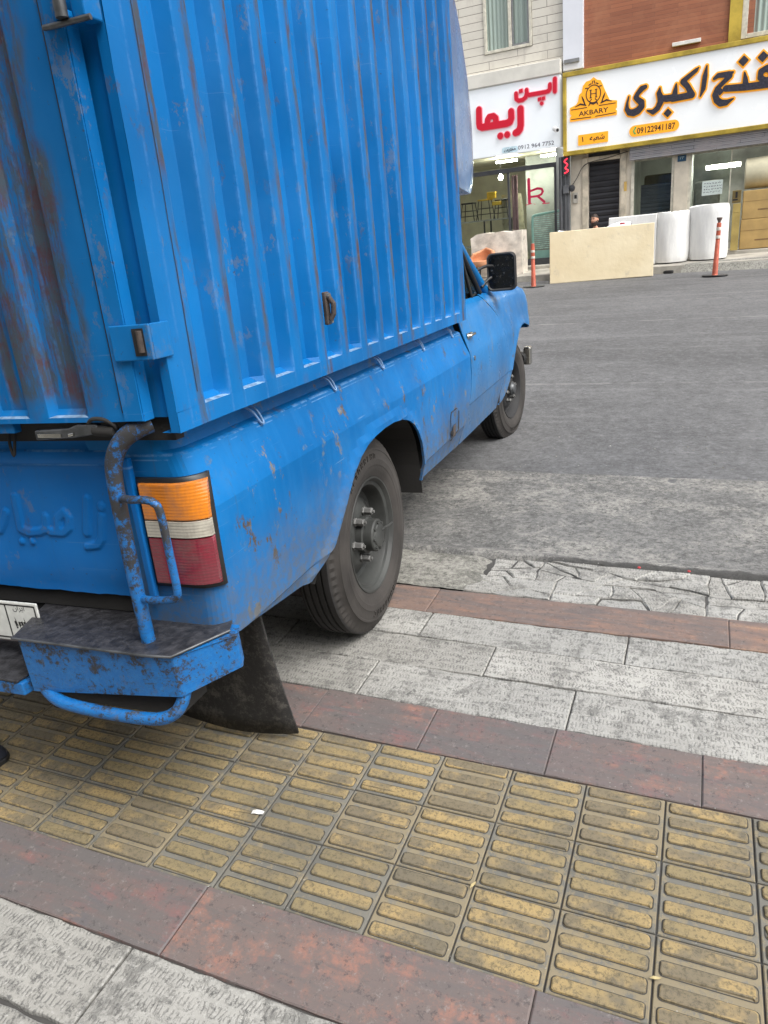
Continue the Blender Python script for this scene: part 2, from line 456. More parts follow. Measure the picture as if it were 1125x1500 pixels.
# --- cargo box: corrugated side, posts, rails, roof, front
BX, BZ0, BZ1, BY0, BY1 = 0.04, 0.978, 2.62, -0.87, 1.62
def corrugated(mb, u_list, plane_fn, z0, z1, nrow=26):
    """u_list: (coordinate along the wall, depth inwards); plane_fn(u, depth, z) -> point"""
    zs = [z0, z0 + 0.016] + [z0 + (z1 - z0) * i / nrow for i in range(1, nrow + 1)]
    rows = [[plane_fn(u, d, z, z == zs[0]) for u, d in u_list] for z in zs]
    mb.grid(rows)
us = [(BY0 + 0.0, 0.0)]
for k in range(14):
    c = -0.708 + 0.1665 * k
    us += [(c - 0.057, 0.0), (c - 0.053, 0.002), (c - 0.037, 0.034), (c - 0.033, 0.036), (c + 0.033, 0.036), (c + 0.037, 0.034), (c + 0.053, 0.002), (c + 0.057, 0.0)]
us.append((BY1, 0.0))
b = MB()
def side_pt(u, d, z, first):
    w = 0 if first else 1
    d *= 0.40 if first else 1.0
    return (BX - d + w * dent(0, u, z), u, z + (0.004 * d / 0.0144 if first else 0))
corrugated(b, us, side_pt, 1.02, 2.5)
for k in range(14):          # little sloping sills that close each pressed band
    c = -0.708 + 0.1665 * k
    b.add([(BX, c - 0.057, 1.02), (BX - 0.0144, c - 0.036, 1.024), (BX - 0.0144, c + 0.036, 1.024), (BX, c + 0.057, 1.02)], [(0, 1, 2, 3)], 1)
ny = 24
rail = [[(BX + 0.0006 + 0.002 * nz(0, lerp(BY0, BY1, i / ny), 1, 3), lerp(BY0, BY1, i / ny), z + 0.002 * nz(2, lerp(BY0, BY1, i / ny), z, 4)) for i in range(ny + 1)] for z in (BZ0, BZ0 + 0.02, 1.0205)]
b.grid(rail)
b.grid([[(BX - 0.045, p[1], p[2] + 0.002) for p in rail[0]], rail[0]])
b.add([(BX, BY0, 2.5), (BX, BY1, 2.5), (BX, BY1, BZ1), (BX, BY0, BZ1)], [(0, 1, 2, 3)])
# rear post, roof, far side, front, floor
b.box(-0.055, BX - 0.001, BY0 + 0.012, BY0 + 0.06, BZ0 + 0.032, BZ1 - 0.002)
b.add([(BX, BY0, BZ0), (BX, BY0, BZ1), (BX - 0.022, BY0, BZ1), (BX - 0.022, BY0, BZ0)], [(0, 1, 2, 3)])
b.add([(BX - 0.022, BY0, BZ0), (BX - 0.022, BY0, BZ1), (BX - 0.022, BY0 + 0.012, BZ1), (BX - 0.022, BY0 + 0.012, BZ0)], [(0, 1, 2, 3)])
LX = mx(BX)
b.box(LX, LX + 0.06, BY0, BY0 + 0.06, BZ0, BZ1)
b.box(LX, LX + 0.004, BY0 + 0.061, BY1, BZ0, BZ1)
b.box(LX + 0.005, BX - 0.03, BY1 - 0.006, BY1, BZ0, BZ1)
b.box(LX, BX, BY0, BY1, BZ1 + 0.002, BZ1 + 0.02)
b.box(LX + 0.065, -0.06, BY0 + 0.004, BY0 + 0.05, BZ1 - 0.09, BZ1 - 0.004)
b.box(LX + 0.01, BX - 0.05, BY0 + 0.06, BY1 - 0.02, BZ0 + 0.008, BZ0 + 0.03)
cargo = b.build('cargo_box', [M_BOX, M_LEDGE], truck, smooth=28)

# drip of dark gap: sill under the doors
b = MB(); b.box(LX + 0.065, -0.056, BY0 + 0.03, BY0 + 0.06, 0.955, 1.04); b.box(-0.0555, 0.004, BY0 + 0.03, BY0 + 0.06, 0.955, 1.009)
b.build('door_sill', M_DARK, truck)
# frame tongue at the left lower corner of the door opening
b = MB(); b.box(-1.20, -0.392, -0.895, -0.872, 0.986, 1.013); b.build('door_frame_tongue', M_BOX, truck, bevel=0.003)

# --- rear doors
def rear_door(x_edge, x_mid, sgn):
    us_ = [(x_edge, 0.0)]
    xs = [x_edge - sgn * (0.20 + 0.165 * k) for k in range(5)]
    for c in xs:
        if abs(c - x_mid) < 0.07 or (c - x_mid) * sgn < 0: continue
        s_ = -sgn
        us_ += [(c - s_ * 0.058, 0), (c - s_ * 0.054, 0.0015), (c - s_ * 0.040, 0.019), (c - s_ * 0.036, 0.020), (c + s_ * 0.036, 0.020), (c + s_ * 0.040, 0.019), (c + s_ * 0.054, 0.0015), (c + s_ * 0.058, 0)]
    us_.append((x_mid, 0.0))
    YD = -0.905
    b = MB()
    def pt(u, d, z, first):
        d *= 0.5 if first else 1.0
        return (u, YD + d + (0 if first else 1) * (dent(u, 3, z)), z + (0.004 * d / 0.01 if first else 0))
    corrugated(b, us_, pt, 1.022, 2.5, 22)
    for a, c_ in zip(us_[1::8], us_[8::8]):
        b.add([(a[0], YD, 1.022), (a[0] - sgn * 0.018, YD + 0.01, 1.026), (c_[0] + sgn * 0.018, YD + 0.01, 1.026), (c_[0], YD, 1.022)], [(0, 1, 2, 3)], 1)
    lo, hi = sorted((x_edge, x_mid))
    b.add([(lo, YD, 1.011), (hi, YD, 1.011), (hi, YD, 1.0221), (lo, YD, 1.0221)], [(0, 1, 2, 3)])
    b.add([(lo, YD, 2.5), (hi, YD, 2.5), (hi, YD, 2.56), (lo, YD, 2.56)], [(0, 1, 2, 3)])
    b.box(lo, hi, YD + 0.022, -0.873, 1.011, 2.56)
    b.add([(x_edge, YD, 1.011), (x_edge, YD, 2.56), (x_edge, YD + 0.022, 2.56), (x_edge, YD + 0.022, 1.011)], [(0, 1, 2, 3)])
    b.add([(lo, YD, 1.011), (hi, YD, 1.011), (hi, YD + 0.022, 1.011), (lo, YD + 0.022, 1.011)], [(0, 1, 2, 3)])
    # folded edge strip along the hinge side
    xa, xb = sorted((x_edge - sgn * 0.002, x_edge - sgn * 0.048))
    b.box(xa, xb, YD - 0.0035, YD + 0.004, 1.0125, 2.555)
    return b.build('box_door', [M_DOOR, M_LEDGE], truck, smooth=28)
d1 = rear_door(-0.016, -0.797, 1)
d2 = rear_door(-1.584, -0.803, -1)
# hinge-side hardware (children of the door they hang)
M_PLATE = truck_paint('hinge_paint', wear=0.5, dirt=0, chips=0.6)
def hasp(z, par):
    b = MB()
    b.box(-0.05, 0.046, -0.918, -0.9105, z - 0.036, z + 0.034); b.box(0.0415, 0.0460, -0.910, -0.85, z - 0.036, z + 0.034)
    o = b.build('hinge', M_PLATE, par, bevel=0.003)
    b = MB(); b.tube([(0.024, -0.921, z - 0.02), (0.024, -0.921, z + 0.022)], 0.0065, 12)
    b.build('hinge_pin', M_RUST, par, bevel=0.001)
    b = MB(); b.box(0.006, 0.033, -0.9195, -0.9182, z - 0.027, z + 0.026); b.build('hinge_slot', M_BLACK, par)
hasp(1.172, d1)
b = MB(); b.box(-0.075, -0.050, 1.40, 1.66, 0.86, 1.05); b.build('bed_front_corner', M_BED, truck)
b = MB()
b.box(-0.052, -0.018, -0.9175, -0.9095, 1.722, 1.80); b.box(0.012, 0.04, -0.9175, -0.872, 1.722, 1.80)
b.box(-0.018, 0.012, -0.9285, -0.9125, 1.722, 1.735)
b.build('hinge', M_PLATE, d1, bevel=0.003)
b = MB(); b.tube([(0.002, -0.932, 1.722), (0.002, -0.932, 1.765)], 0.011, 14); b.tube([(0.002, -0.932, 1.766), (0.002, -0.932, 1.83)], 0.0085, 14); b.tube([(-0.05, -0.921, 1.719), (-0.03, -0.927, 1.716), (0.05, -0.918, 1.719)], 0.005)
b.build('hinge_pin', M_STEEL, d1, smooth=40)

# thin folds where sheets overlap
b = MB(); b.box(-0.0665, -0.0645, -0.9085, -0.9051, 1.03, 2.5); b.build('fold_line', M_BLACK, d1)
b = MB(); rows = [[(BX - 0.0015 + dent(0, -0.786, z), -0.7865 + o_, z) for o_ in (0, 0.0022)] for z in [1.05 + 0.07 * i for i in range(21)]]; b.grid([[(p[0] + 0.0025, p[1], p[2]) for p in r] for r in rows]); b.build('fold_line', M_BLACK, cargo)
# side clasp, half way along the box
b = MB()
b.box(0.034, 0.046, -0.082, -0.052, 1.12, 1.215); b.tube([(0.05, -0.068, 1.20), (0.062, -0.064, 1.18), (0.06, -0.066, 1.15), (0.05, -0.068, 1.135)], 0.008)
b.build('clasp', M_RUST, cargo, bevel=0.003)
b = MB(); b.tube([(0.046, -0.068, 1.203), (0.055, -0.068, 1.203)], 0.0085); b.tube([(0.046, -0.066, 1.131), (0.055, -0.066, 1.131)], 0.0075); b.box(0.052, 0.06, -0.062, -0.054, 1.145, 1.178)
b.build('clasp_bolt', M_NUT, cargo, bevel=0.001)

# --- streamlined nose of the box above the cab
b = MB(); rows = []
def nose_front(z): return interp([(1.60, 2.06), (1.63, 2.12), (1.75, 2.16), (1.93, 2.17), (2.15, 2.12), (2.35, 2.02), (2.47, 1.92), (2.60, 1.68)], z)
zs = [1.60, 1.62, 1.66, 1.75, 1.85, 1.95, 2.05, 2.15, 2.25, 2.35, 2.45, 2.53, 2.60]
for z in zs:
    row = []; yf = nose_front(z); y0 = 1.625; hw = 0.80; R = 0.05
    for i in range(7): row.append((XC + hw - 0.0, lerp(y0, yf - R, i / 6), z + (0 if z > 1.61 else 0.03 * (1 - i / 6))))
    for i in range(1, 7):
        a = math.pi / 2 * i / 6
        row.append((XC + hw - R + R * math.cos(a), yf - R + R * math.sin(a), z))
    row += [(2 * XC - p[0], p[1], p[2]) for p in reversed(row)]
    rows.append(row)
b.grid(rows)
b.add(rows[0], [tuple(range(len(rows[0])))])
b.add(rows[-1], [tuple(range(len(rows[-1]) - 1, -1, -1))])
b.build('box_nose', M_NOSE, truck, smooth=40)

# --- sheet-metal sides
def prof_bed(z): return interp([(0.36, 0.006), (0.40, 0.014), (0.446, 0.028), (0.454, 0.034), (0.56, 0.039), (0.68, 0.040), (0.785, 0.038), (0.802, 0.034), (0.85, 0.018), (0.905, 0.002), (0.915, -0.001), (0.920, -0.009), (0.926, -0.026), (0.945, -0.032), (0.985, -0.034)], z)
def prof_cab(z): return interp([(0.36, 0.008), (0.40, 0.014), (0.532, 0.030), (0.540, 0.036), (0.62, 0.040), (0.72, 0.041), (0.785, 0.039), (0.805, 0.035), (0.87, 0.020), (0.94, 0.004), (1.0, -0.012), (1.035, -0.028), (1.06, -0.05)], z)
def dist_poly(y, z, P):
    d = 9
    for (a, b_), (c, e) in zip(P, P[1:]):
        L = (c - a) ** 2 + (e - b_) ** 2; t = max(0, min(1, ((y - a) * (c - a) + (z - b_) * (e - b_)) / L))
        d = min(d, math.hypot(y - a - t * (c - a), z - b_ - t * (e - b_)))
    return d
def sheet_side(ys, zrows, prof, zbot, arch, flip=False, extra=None, ztop=None, adj=None):
    """body side as a sheet; arch = wheel-opening outline (y, z)"""
    b = MB(); rows = []
    zs_ = sorted(zrows, reverse=True)
    for y, dx in ys:
        zb = zbot(y); col = []
        zt = ztop(y) if ztop else None
        zz_ = [max(z, zb) for z in zs_] + [zb]
        for z in zz_:
            zq = z if zt is None or z < 0.7 else 0.7 + (z - 0.7) * (zt - 0.7) / (zs_[0] - 0.7)
            x = prof(z) + dx + (adj(y, z) if adj else 0)
            if arch:
                d = dist_poly(y, z, arch); x += (0.016 * sstep(0.05, 0.0, d) - 0.004 * sstep(0.012, 0.0, d)) * (1 - sstep(3.30, 3.50, y))
            x += 0.002 * nz(1, y, z, 4.5) + 0.0022 * nz(7, y, z, 2.0)
            col.append((x, y, zq))
        # inward return of the lower edge
        l = col[-1]; col += [(l[0] - 0.010, l[1], l[2] + 0.002)]
        rows.append(col)
    b.grid(rows)
    if extra: extra(b)
    if flip:
        b.v = [(mx(p[0]), p[1], p[2]) for p in b.v]; b.f = [tuple(reversed(q)) for q in b.f]
    return b
door_back = lambda z: interp([(0.36, 1.445), (0.45, 1.52), (0.57, 1.63), (0.68, 1.668), (0.80, 1.672), (0.90, 1.63), (1.06, 1.61)], z)
Z_BED = [0.985, 0.945, 0.926, 0.920, 0.915, 0.905, 0.88, 0.85, 0.825, 0.802, 0.785, 0.76, 0.735, 0.71, 0.68, 0.65, 0.62, 0.59, 0.56, 0.53, 0.50, 0.475, 0.454, 0.446, 0.42, 0.40, 0.38]
ARCH = [(-0.36, 0.402), (-0.27, 0.43), (-0.205, 0.465), (-0.148, 0.517), (-0.073, 0.585), (-0.008, 0.640), (0.055, 0.675), (0.12, 0.698), (0.20, 0.712), (0.30, 0.718), (0.40, 0.716), (0.49, 0.706), (0.57, 0.685), (0.63, 0.655), (0.68, 0.61), (0.716, 0.555), (0.738, 0.49), (0.750, 0.43), (0.755, 0.378)]
def zbot_bed(y):
    if y <= -0.36: return interp([(-0.81, 0.462), (-0.36, 0.402)], y)
    if y < 0.755: return interp(ARCH, y)
    return interp([(0.755, 0.378), (1.45, 0.360), (1.6, 0.362)], y)
ys_ = sorted(set([round(-0.76 + 0.02 * i, 4) for i in range(0, 118)] + [a[0] for a in ARCH] + [0.743, 0.746, 0.7555, 0.77]))
ys_ = [y for y in ys_ if y <= 1.59]
corner = [(-0.0, -0.765)]
R = 0.06
stations = []
# rear face then rounded corner then side
for x_ in (-0.20, -0.17, -0.14, -0.11): stations.append((x_ - 0.03, -0.825))
for i in range(9):
    a = math.pi / 2 * (1 - i / 8)
    stations.append((-R + R * math.cos(a), -0.765 - R * math.sin(a)))
stations += [(0.0, y) for y in ys_ if y > -0.75]
st = [(y, dx) for dx, y in stations]
def bed_side(flip):
    b = sheet_side(st, Z_BED, prof_bed, zbot_bed, ARCH, flip)
    return b
def to_door(b):
    b.v = [(p[0], 1.3 + (p[1] - 1.3) * (door_back(p[2]) - 0.006 - 1.3) / 0.28 if p[1] > 1.3 else p[1], p[2]) for p in b.v]; return b
b = to_door(bed_side(False)); b2 = to_door(bed_side(True)); b.add(b2.v, b2.f)
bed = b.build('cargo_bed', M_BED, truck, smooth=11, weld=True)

b = MB()                                             # inner wheel housings and underside
for x0, x1 in ((-0.34, -0.10), (-1.50, -1.26)):
    b.grid([[(x, p[0], p[1] + 0.02) for p in [(-0.33, 0.36)] + ARCH[1:-1] + [(0.76, 0.30)]] for x in (x0 - 0.05, x1 + 0.12 if x0 > -1 else x1 + 0.01)])
b.box(-0.42, -0.38, -0.33, 0.78, 0.30, 0.72); b.box(-1.22, -1.18, -0.33, 0.78, 0.30, 0.72)
b.box(-0.52, -0.44, -0.75, 3.5, 0.36, 0.48); b.box(-1.16, -1.08, -0.75, 3.5, 0.36, 0.48)
b.box(-1.5, -0.10, -0.79, -0.74, 0.46, 0.52); b.box(-1.56, -0.05, -0.75, 1.58, 0.725, 0.74); b.box(-1.56, -0.05, 1.40, 1.41, 0.42, 0.96); b.box(-0.06, -0.05, 0.80, 1.40, 0.37, 0.724); b.box(-0.06, -0.05, -0.75, -0.40, 0.45, 0.724)
b.build('chassis_frame', M_DARK, truck)
b = MB()
b.tube([(-1.5, 0.24, 0.322), (-0.1, 0.24, 0.322)], 0.05); b.lathe([(0.02, -0.93), (0.15, -0.88), (0.16, -0.80), (0.15, -0.72), (0.02, -0.67)], 24, 'x', (0, 0.24, 0.322))
b.tube(smoothpath([(-0.47, -0.40, 0.40), (-0.47, -0.1, 0.28), (-0.47, 0.24, 0.25), (-0.47, 0.6, 0.28), (-0.47, 0.95, 0.40)]), 0.03)
b.build('rear_axle', M_DARK, truck)
b = MB(); b.box(-1.35, -1.12, 0.85, 1.38, 0.26, 0.60); b.build('tank_shade_block', M_DARK, truck, bevel=0.04, seg=3)  # tank shape added to deepen the shade under the truck
b = MB(); b.lathe([(0.12, 0.24), (0.30, 0.22), (0.36, 0.27), (0.36, 0.36), (0.30, 0.41), (0.12, 0.40)], 40, 'z', (-0.82, -0.30, 0.06)); b.build('tyre_shade_block', M_TREAD, truck, smooth=40)  # tyre shape added low under the bed to block light
b = MB(); b.box(-1.40, -0.30, 0.70, 1.40, 0.50, 0.71); b.build('underbody_shade_block', M_DARK, truck)  # filler block added under the bed to keep the ground there darker

# hooks for the tarpaulin rope along the bed
for yh in (-0.505, -0.026, 0.425, 0.945, 1.43):
    b = MB(); b.tube(smoothpath([(-0.03, yh, 0.962), (-0.006, yh + 0.008, 0.945), (0.004, yh + 0.022, 0.916), (0.008, yh + 0.031, 0.910), (0.004, yh + 0.036, 0.917), (-0.006, yh + 0.028, 0.946), (-0.03, yh + 0.022, 0.962)], 4), 0.0032, 8)
    b.build('rope_hook', M_WIRE, bed, smooth=60)
# fuel flap: pressed recess with a dark key slot
b = MB()
b.tube([(0.0435, 1.19, 0.462), (0.0435, 1.20, 0.545), (0.0415, 1.225, 0.578), (0.0415, 1.33, 0.578)], 0.0022, 8)
b.tube([(0.0435, 1.36, 0.560), (0.0435, 1.335, 0.470), (0.0405, 1.19, 0.448)], 0.0022, 8)
b.build('flap_seam', M_DARK, bed)
b = MB(); b.prism([(1.225, 0.455), (1.28, 0.452), (1.29, 0.51), (1.25, 0.505), (1.235, 0.49)], 0.040, 0.0425, 'x'); b.build('flap_catch', M_RUST, bed)
b = MB(); b.tube([(0.040, 1.215, 0.478), (0.046, 1.215, 0.478)], 0.012); b.build('filler_cap', M_BLACK, bed)

# --- tail lamp wrapped round the corner
def corner_pt(s, off, z):
    """s in metres along the corner: 0 at x=-0.14 on the rear, growing to the side"""
    xr = -0.14 + s; xa = prof_bed(z) - R
    if xr <= xa: return (xr, -0.825 - off, z)
    a = (xr - xa) / R
    if a < math.pi / 2: return (xa + (R + off) * math.sin(a), -0.765 - (R + off) * math.cos(a), z)
    return (xa + R + off, -0.765 + (a - math.pi / 2) * R, z)
def lamp_piece(name, mat, s0, s1, z0, z1, off, parent, back=0.0, tilt=0.0):
    b = MB(); n = 22; rows = []
    prof = [(0, back), (0.0, off * 0.75), (0.03, off)] + [(t, off) for t in (0.25, 0.5, 0.75)] + [(0.97, off), (1.0, off * 0.75), (1.0, back)]
    for t, o_ in prof:
        row = []
        for i in range(n + 1):
            s = lerp(s0, s1, i / n); zz_ = lerp(z0, z1, t) + tilt * max(0, (s - 0.09))
            oo = o_ if 0 < i < n else min(o_, off * 0.6)
            row.append(corner_pt(s, oo, zz_))
        rows.append(row)
    b.grid(rows)
    for i in (0, n):
        col = [r[i] for r in rows]; c2 = [corner_pt(lerp(s0, s1, i / n), back, p[2]) for p in col]
        b.grid([col, c2])
    return b.build(name, mat, parent, smooth=40)
lamp = lamp_piece('tail_lamp', M_BLACK, 0.004, 0.186, 0.598, 0.866, 0.014, truck, -0.004)
lamp_piece('red_lens', M_REDL, 0.015, 0.175, 0.609, 0.7265, 0.023, lamp, 0.004)
lamp_piece('clear_lens', M_CLEAR, 0.015, 0.175, 0.7275, 0.7675, 0.024, lamp, 0.004)
lamp_piece('amber_lens', M_AMBER, 0.015, 0.175, 0.7685, 0.856, 0.023, lamp, 0.004)
b = MB(); b.v = [(mx(p.co.x), p.co.y, p.co.z) for p in lamp.data.vertices]; b.f = [tuple(reversed(p.vertices)) for p in lamp.data.polygons]; b.m = [0] * len(b.f)
b.build('tail_lamp', M_BLACK, truck, smooth=40)

# --- tailgate with pressed lettering
EMB = [[(-0.267, 0.764, .011), (-0.283, 0.706, .011), (-0.300, 0.688, .010), (-0.335, 0.681, .008)], [(-0.262, 0.789, .011), (-0.2625, 0.787, .011)],
       [(-0.301, 0.805, .012), (-0.325, 0.721, .012)],
       [(-0.382, 0.771, .010), (-0.406, 0.754, .010), (-0.412, 0.726, .010), (-0.397, 0.718, .010), (-0.378, 0.731, .010), (-0.371, 0.757, .010), (-0.382, 0.771, .010)],
       [(-0.404, 0.716, .010), (-0.440, 0.717, .010), (-0.452, 0.728, .010), (-0.445, 0.756, .010)], [(-0.452, 0.726, .010), (-0.475, 0.716, .010), (-0.515, 0.713, .011), (-0.537, 0.722, .012), (-0.530, 0.806, .012)],
       [(-0.546, 0.686, .0085)], [(-0.509, 0.688, .0085)],
       [(-0.575, 0.765, .011), (-0.592, 0.738, .011), (-0.612, 0.716, .011), (-0.655, 0.716, .010)]]
ex0, ez0, cell = -0.72, 0.64, 0.0035
XX, ZZ, DD = sdf_strokes(EMB, (ex0, -0.21, ez0, 0.84), cell)
nx_, nz_ = DD.shape
def gate_y(x, z):
    y = -0.829 + 0.004 * sstep(0.9, 0.98, z)
    y += 0.010 * sstep(0.898, 0.887, z)                      # big pressed-in panel below the fold
    y += 0.006 * sstep(0.926, 0.932, z)
    y += 0.004 * sstep(0.62, 0.56, z) * (1 + nz(x, 0, z, 9))
    y += 0.0035 * nz(x, 2, z, 5) * sstep(0.70, 0.62, z) + 0.0012 * nz(x, 4, z, 4)
    return y
b = MB()
xs_ = [-1.415 + 0.02 * i for i in range(35)] + [XX[0, 0] + cell * i for i in range(nx_)] + [-0.2, -0.19]
xs_ = sorted(set(round(x, 5) for x in xs_ if -1.416 < x < -0.185)); xs_ = [x for i, x in enumerate(xs_) if i == 0 or x - xs_[i - 1] > 0.002]
zs_ = [0.552, 0.556, 0.565, 0.58, 0.60, 0.62] + [ZZ[0, 0] + cell * j for j in range(nz_)] + [0.85, 0.865, 0.88, 0.886, 0.890, 0.894, 0.898, 0.91, 0.925, 0.929, 0.933, 0.95, 0.985]
zs_ = sorted(set(round(z, 5) for z in zs_)); zs_ = [z for i, z in enumerate(zs_) if i == 0 or z - zs_[i - 1] > 0.002]
def emb(x, z):
    i, j = (x - ex0) / cell, (z - ez0) / cell
    ii, jj = int(round(i)), int(round(j))
    if not (0 <= ii < nx_ and 0 <= jj < nz_): return 0
    d = DD[ii, jj]
    return 0.0062 * sstep(0.0035, -0.0035, d)
rows = []
for z in zs_:
    rows.append([(x, gate_y(x, z) - emb(x, z), z + (0.0035 * nz(x, 1, 0, 14) + 0.002 * nz(x, 5, 0, 40) if z < 0.554 else 0)) for x in xs_])
b.grid(rows)
b.grid([[(x, -0.80, z) for x, y, z in rows[0]], rows[0]])
for c_ in (0, -1): b.grid([[(r[c_][0], -0.80, r[c_][2]) for r in rows], [r[c_] for r in rows]])
b.build('tailgate', M_GATE, truck, smooth=50)
gate = bpy.data.objects['tailgate']
b = MB(); b.box(-1.40, -0.20, -0.80, -0.77, 0.50, 0.97); b.build('gate_backing', M_DARK, truck)
b = MB(); b.tube(smoothpath([(-0.455, -0.85, 0.985), (-0.457, -0.858, 0.955), (-0.449, -0.862, 0.925), (-0.441, -0.858, 0.955), (-0.44, -0.85, 0.985)], 4), 0.0035, 8); b.build('rope_hook', M_DARK, gate, smooth=60)
b = MB(); b.lathe([(0.0005, -0.006), (0.009, -0.005), (0.011, 0.0)], 20, 'y', (-0.213, -0.8265, 0.652)); b.build('bump_stop', M_WHITE, gate, smooth=50)

# toggle latch under the doors
b = MB()
b.prism([(-0.322, 0.972), (-0.215, 0.977), (-0.155, 0.984), (-0.142, 0.996), (-0.148, 1.006), (-0.20, 1.006), (-0.225, 0.998), (-0.322, 0.994)], -0.905, -0.885, 'y')
latch = b.build('latch_lever', M_STEEL, truck, bevel=0.003)
b = MB(); b.box(-0.312, -0.245, -0.9085, -0.9055, 0.979, 0.988); b.tube([(-0.222, -0.9075, 0.984), (-0.208, -0.9075, 0.986)], 0.004); b.build('lever_groove', M_CHROME, latch, bevel=0.001)
b = MB(); b.tube(smoothpath([(-0.17, -0.90, 1.008), (-0.15, -0.905, 1.018), (-0.12, -0.905, 1.016), (-0.10, -0.90, 1.002), (-0.11, -0.89, 0.985)], 5), 0.0045, 10); b.tube([(-0.16, -0.895, 0.992), (-0.105, -0.895, 0.988)], 0.013, 12); b.build('latch_hook', M_DARK, latch, smooth=50)

# --- lamp guard: thick bent pipe and thin loop
for s in (1, -1):
    q = lambda p: (p[0], p[1], p[2]) if s == 1 else (mx(p[0]), p[1], p[2])
    b = MB(); pts = [(-0.035, -0.865, 1.000), (-0.055, -0.885, 0.992), (-0.085, -0.90, 0.972), (-0.108, -0.908, 0.94), (-0.119, -0.912, 0.90), (-0.122, -0.914, 0.82), (-0.122, -0.916, 0.66), (-0.117, -0.92, 0.49)]
    path = smoothpath([q(p) for p in pts], 6)
    b.tube(path, [lerp(0.0225, 0.0165, min(1, i / (len(path) - 1) * 1.2)) for i in range(len(path))], 16)
    guard = b.build('guard_pipe', M_GUARD, truck, smooth=60)
    b = MB(); pts = [(-0.105, -0.918, 0.846), (-0.06, -0.945, 0.852), (-0.015, -0.955, 0.856), (0.008, -0.956, 0.850), (0.018, -0.955, 0.828), (0.019, -0.953, 0.74), (0.018, -0.950, 0.655), (0.011, -0.948, 0.632), (-0.01, -0.945, 0.622), (-0.06, -0.935, 0.612), (-0.11, -0.918, 0.604)]
    b.tube(smoothpath([q(p) for p in pts], 6), 0.0088, 12); b.build('guard_loop', M_GUARD, guard, smooth=60)
    b = MB(); x0, x1 = sorted((q((-0.150, 0, 0))[0], q((-0.131, 0, 0))[0])); b.box(x0, x1, -0.8505, -0.8335, 0.56, 0.915); b.build('guard_flange', M_GATE, guard, bevel=0.004)

# --- rear bumper with step plates
M_DECK = plain('tread_plate', (0.045, 0.045, 0.05), 0.42, 0.3, var=0.45, scale=45, bump=0.8, bscale=75)
for s in (1, -1):
    q = lambda L: L if s == 1 else [(mx(a), c_) for a, c_ in reversed(L)]
    top = q([(-0.485, -0.972), (-0.078, -0.978), (-0.018, -0.972), (0.050, -0.835), (0.030, -0.790), (-0.30, -0.775), (-0.555, -0.785)])
    b = MB(); b.prism(top, 0.490, 0.497); deck = None
    face = q([(-0.478, -0.965), (-0.080, -0.970), (-0.022, -0.964), (0.072, -0.842), (0.05, -0.80), (-0.05, -0.80), (-0.48, -0.80)])
    n = len(face); low = []
    for i, (a, c_) in enumerate(face):
        zz_ = 0.345 if abs(a - XC) < 0.5 else 0.368
        low.append((a, c_ * 0.995, {0: 0.338, 1: 0.380, 2: 0.382, 3: 0.402}.get(i if s == 1 else n - 1 - i, 0.40)))
    f = MB(); f.add([(a, c_, 0.4885) for a, c_ in face] + low, [tuple(range(n))[::-1]] + [(i, n + i, n + (i + 1) % n, (i + 1) % n) for i in range(n)])
    dk = MB(); dk.box(*sorted(((-0.43, -0.06) if s == 1 else (mx(-0.43), mx(-0.06)))), -0.93, -0.82, 0.305, 0.40); dk.build('bumper_back', M_DARK, truck)
    bump = f.build('rear_bumper', M_STEP, truck, bevel=0.004)
    b.build('step_plate', M_DECK, bump, bevel=0.002)
    e = MB(); e.tube([(p[0], p[1] - 0.001, 0.494) for p in (top[:4] if s == 1 else top[-4:])], 0.0035, 8); e.build('plate_edge', M_STEEL, bump, smooth=60)
    q3 = lambda p: p if s == 1 else (mx(p[0]), p[1], p[2])
    t = MB(); t.tube(smoothpath([q3(p) for p in [(-0.45, -0.945, 0.338), (-0.40, -0.966, 0.330), (-0.34, -0.974, 0.324), (-0.22, -0.976, 0.319), (-0.10, -0.972, 0.320), (-0.055, -0.958, 0.332), (-0.035, -0.945, 0.358), (-0.03, -0.93, 0.39)]], 6), 0.0155, 14)
    t.build('bumper_tube', M_STEP, bump, smooth=60)
b = MB()
b.prism([(-1.10, -0.970), (-0.50, -0.970), (-0.47, -0.80), (-1.13, -0.80)], 0.326, 0.362); cb = b.build('rear_bumper', M_STEP, truck, bevel=0.004)
b = MB(); b.prism([(-1.09, -0.972), (-0.51, -0.972), (-0.50, -0.80), (-1.10, -0.80)], 0.3635, 0.370); b.build('step_plate', M_DECK, cb, bevel=0.002)
# number plate
M_PLW = plain('plate_white', (0.62, 0.63, 0.60), 0.4, var=0.1, scale=30)
b = MB(); b.box(-1.02, -0.497, -0.872, -0.866, 0.420, 0.536); plate = b.build('number_plate', M_PLW, truck, bevel=0.003)
b = MB()
sdf_mesh(b, sdf_strokes([[(-1.01, 0.43, .002), (-0.506, 0.43, .002), (-0.506, 0.527, .002), (-1.01, 0.527, .002), (-1.01, 0.43, .002)], [(-0.606, 0.43, .002), (-0.606, 0.527, .002)]], (-1.03, -0.48, 0.41, 0.55), 0.003), 0, -0.8726, -0.8721)
text_mesh(b, "\u06F4\u06F7\u06F5", -0.80, 0.447, 0.085, -0.8727, 0.30, fat=0.003)
text_mesh(b, "\u06F3\u06F3", -0.556, 0.437, 0.062, -0.8727, 0.062, fat=0.002)
text_mesh(b, "\uFEE5\uFE8D\uFEAE\uFBFE\uFE8D", -0.56, 0.513, 0.022, -0.8727, 0.04)
b.build('plate_lettering', M_BLACK, plate)

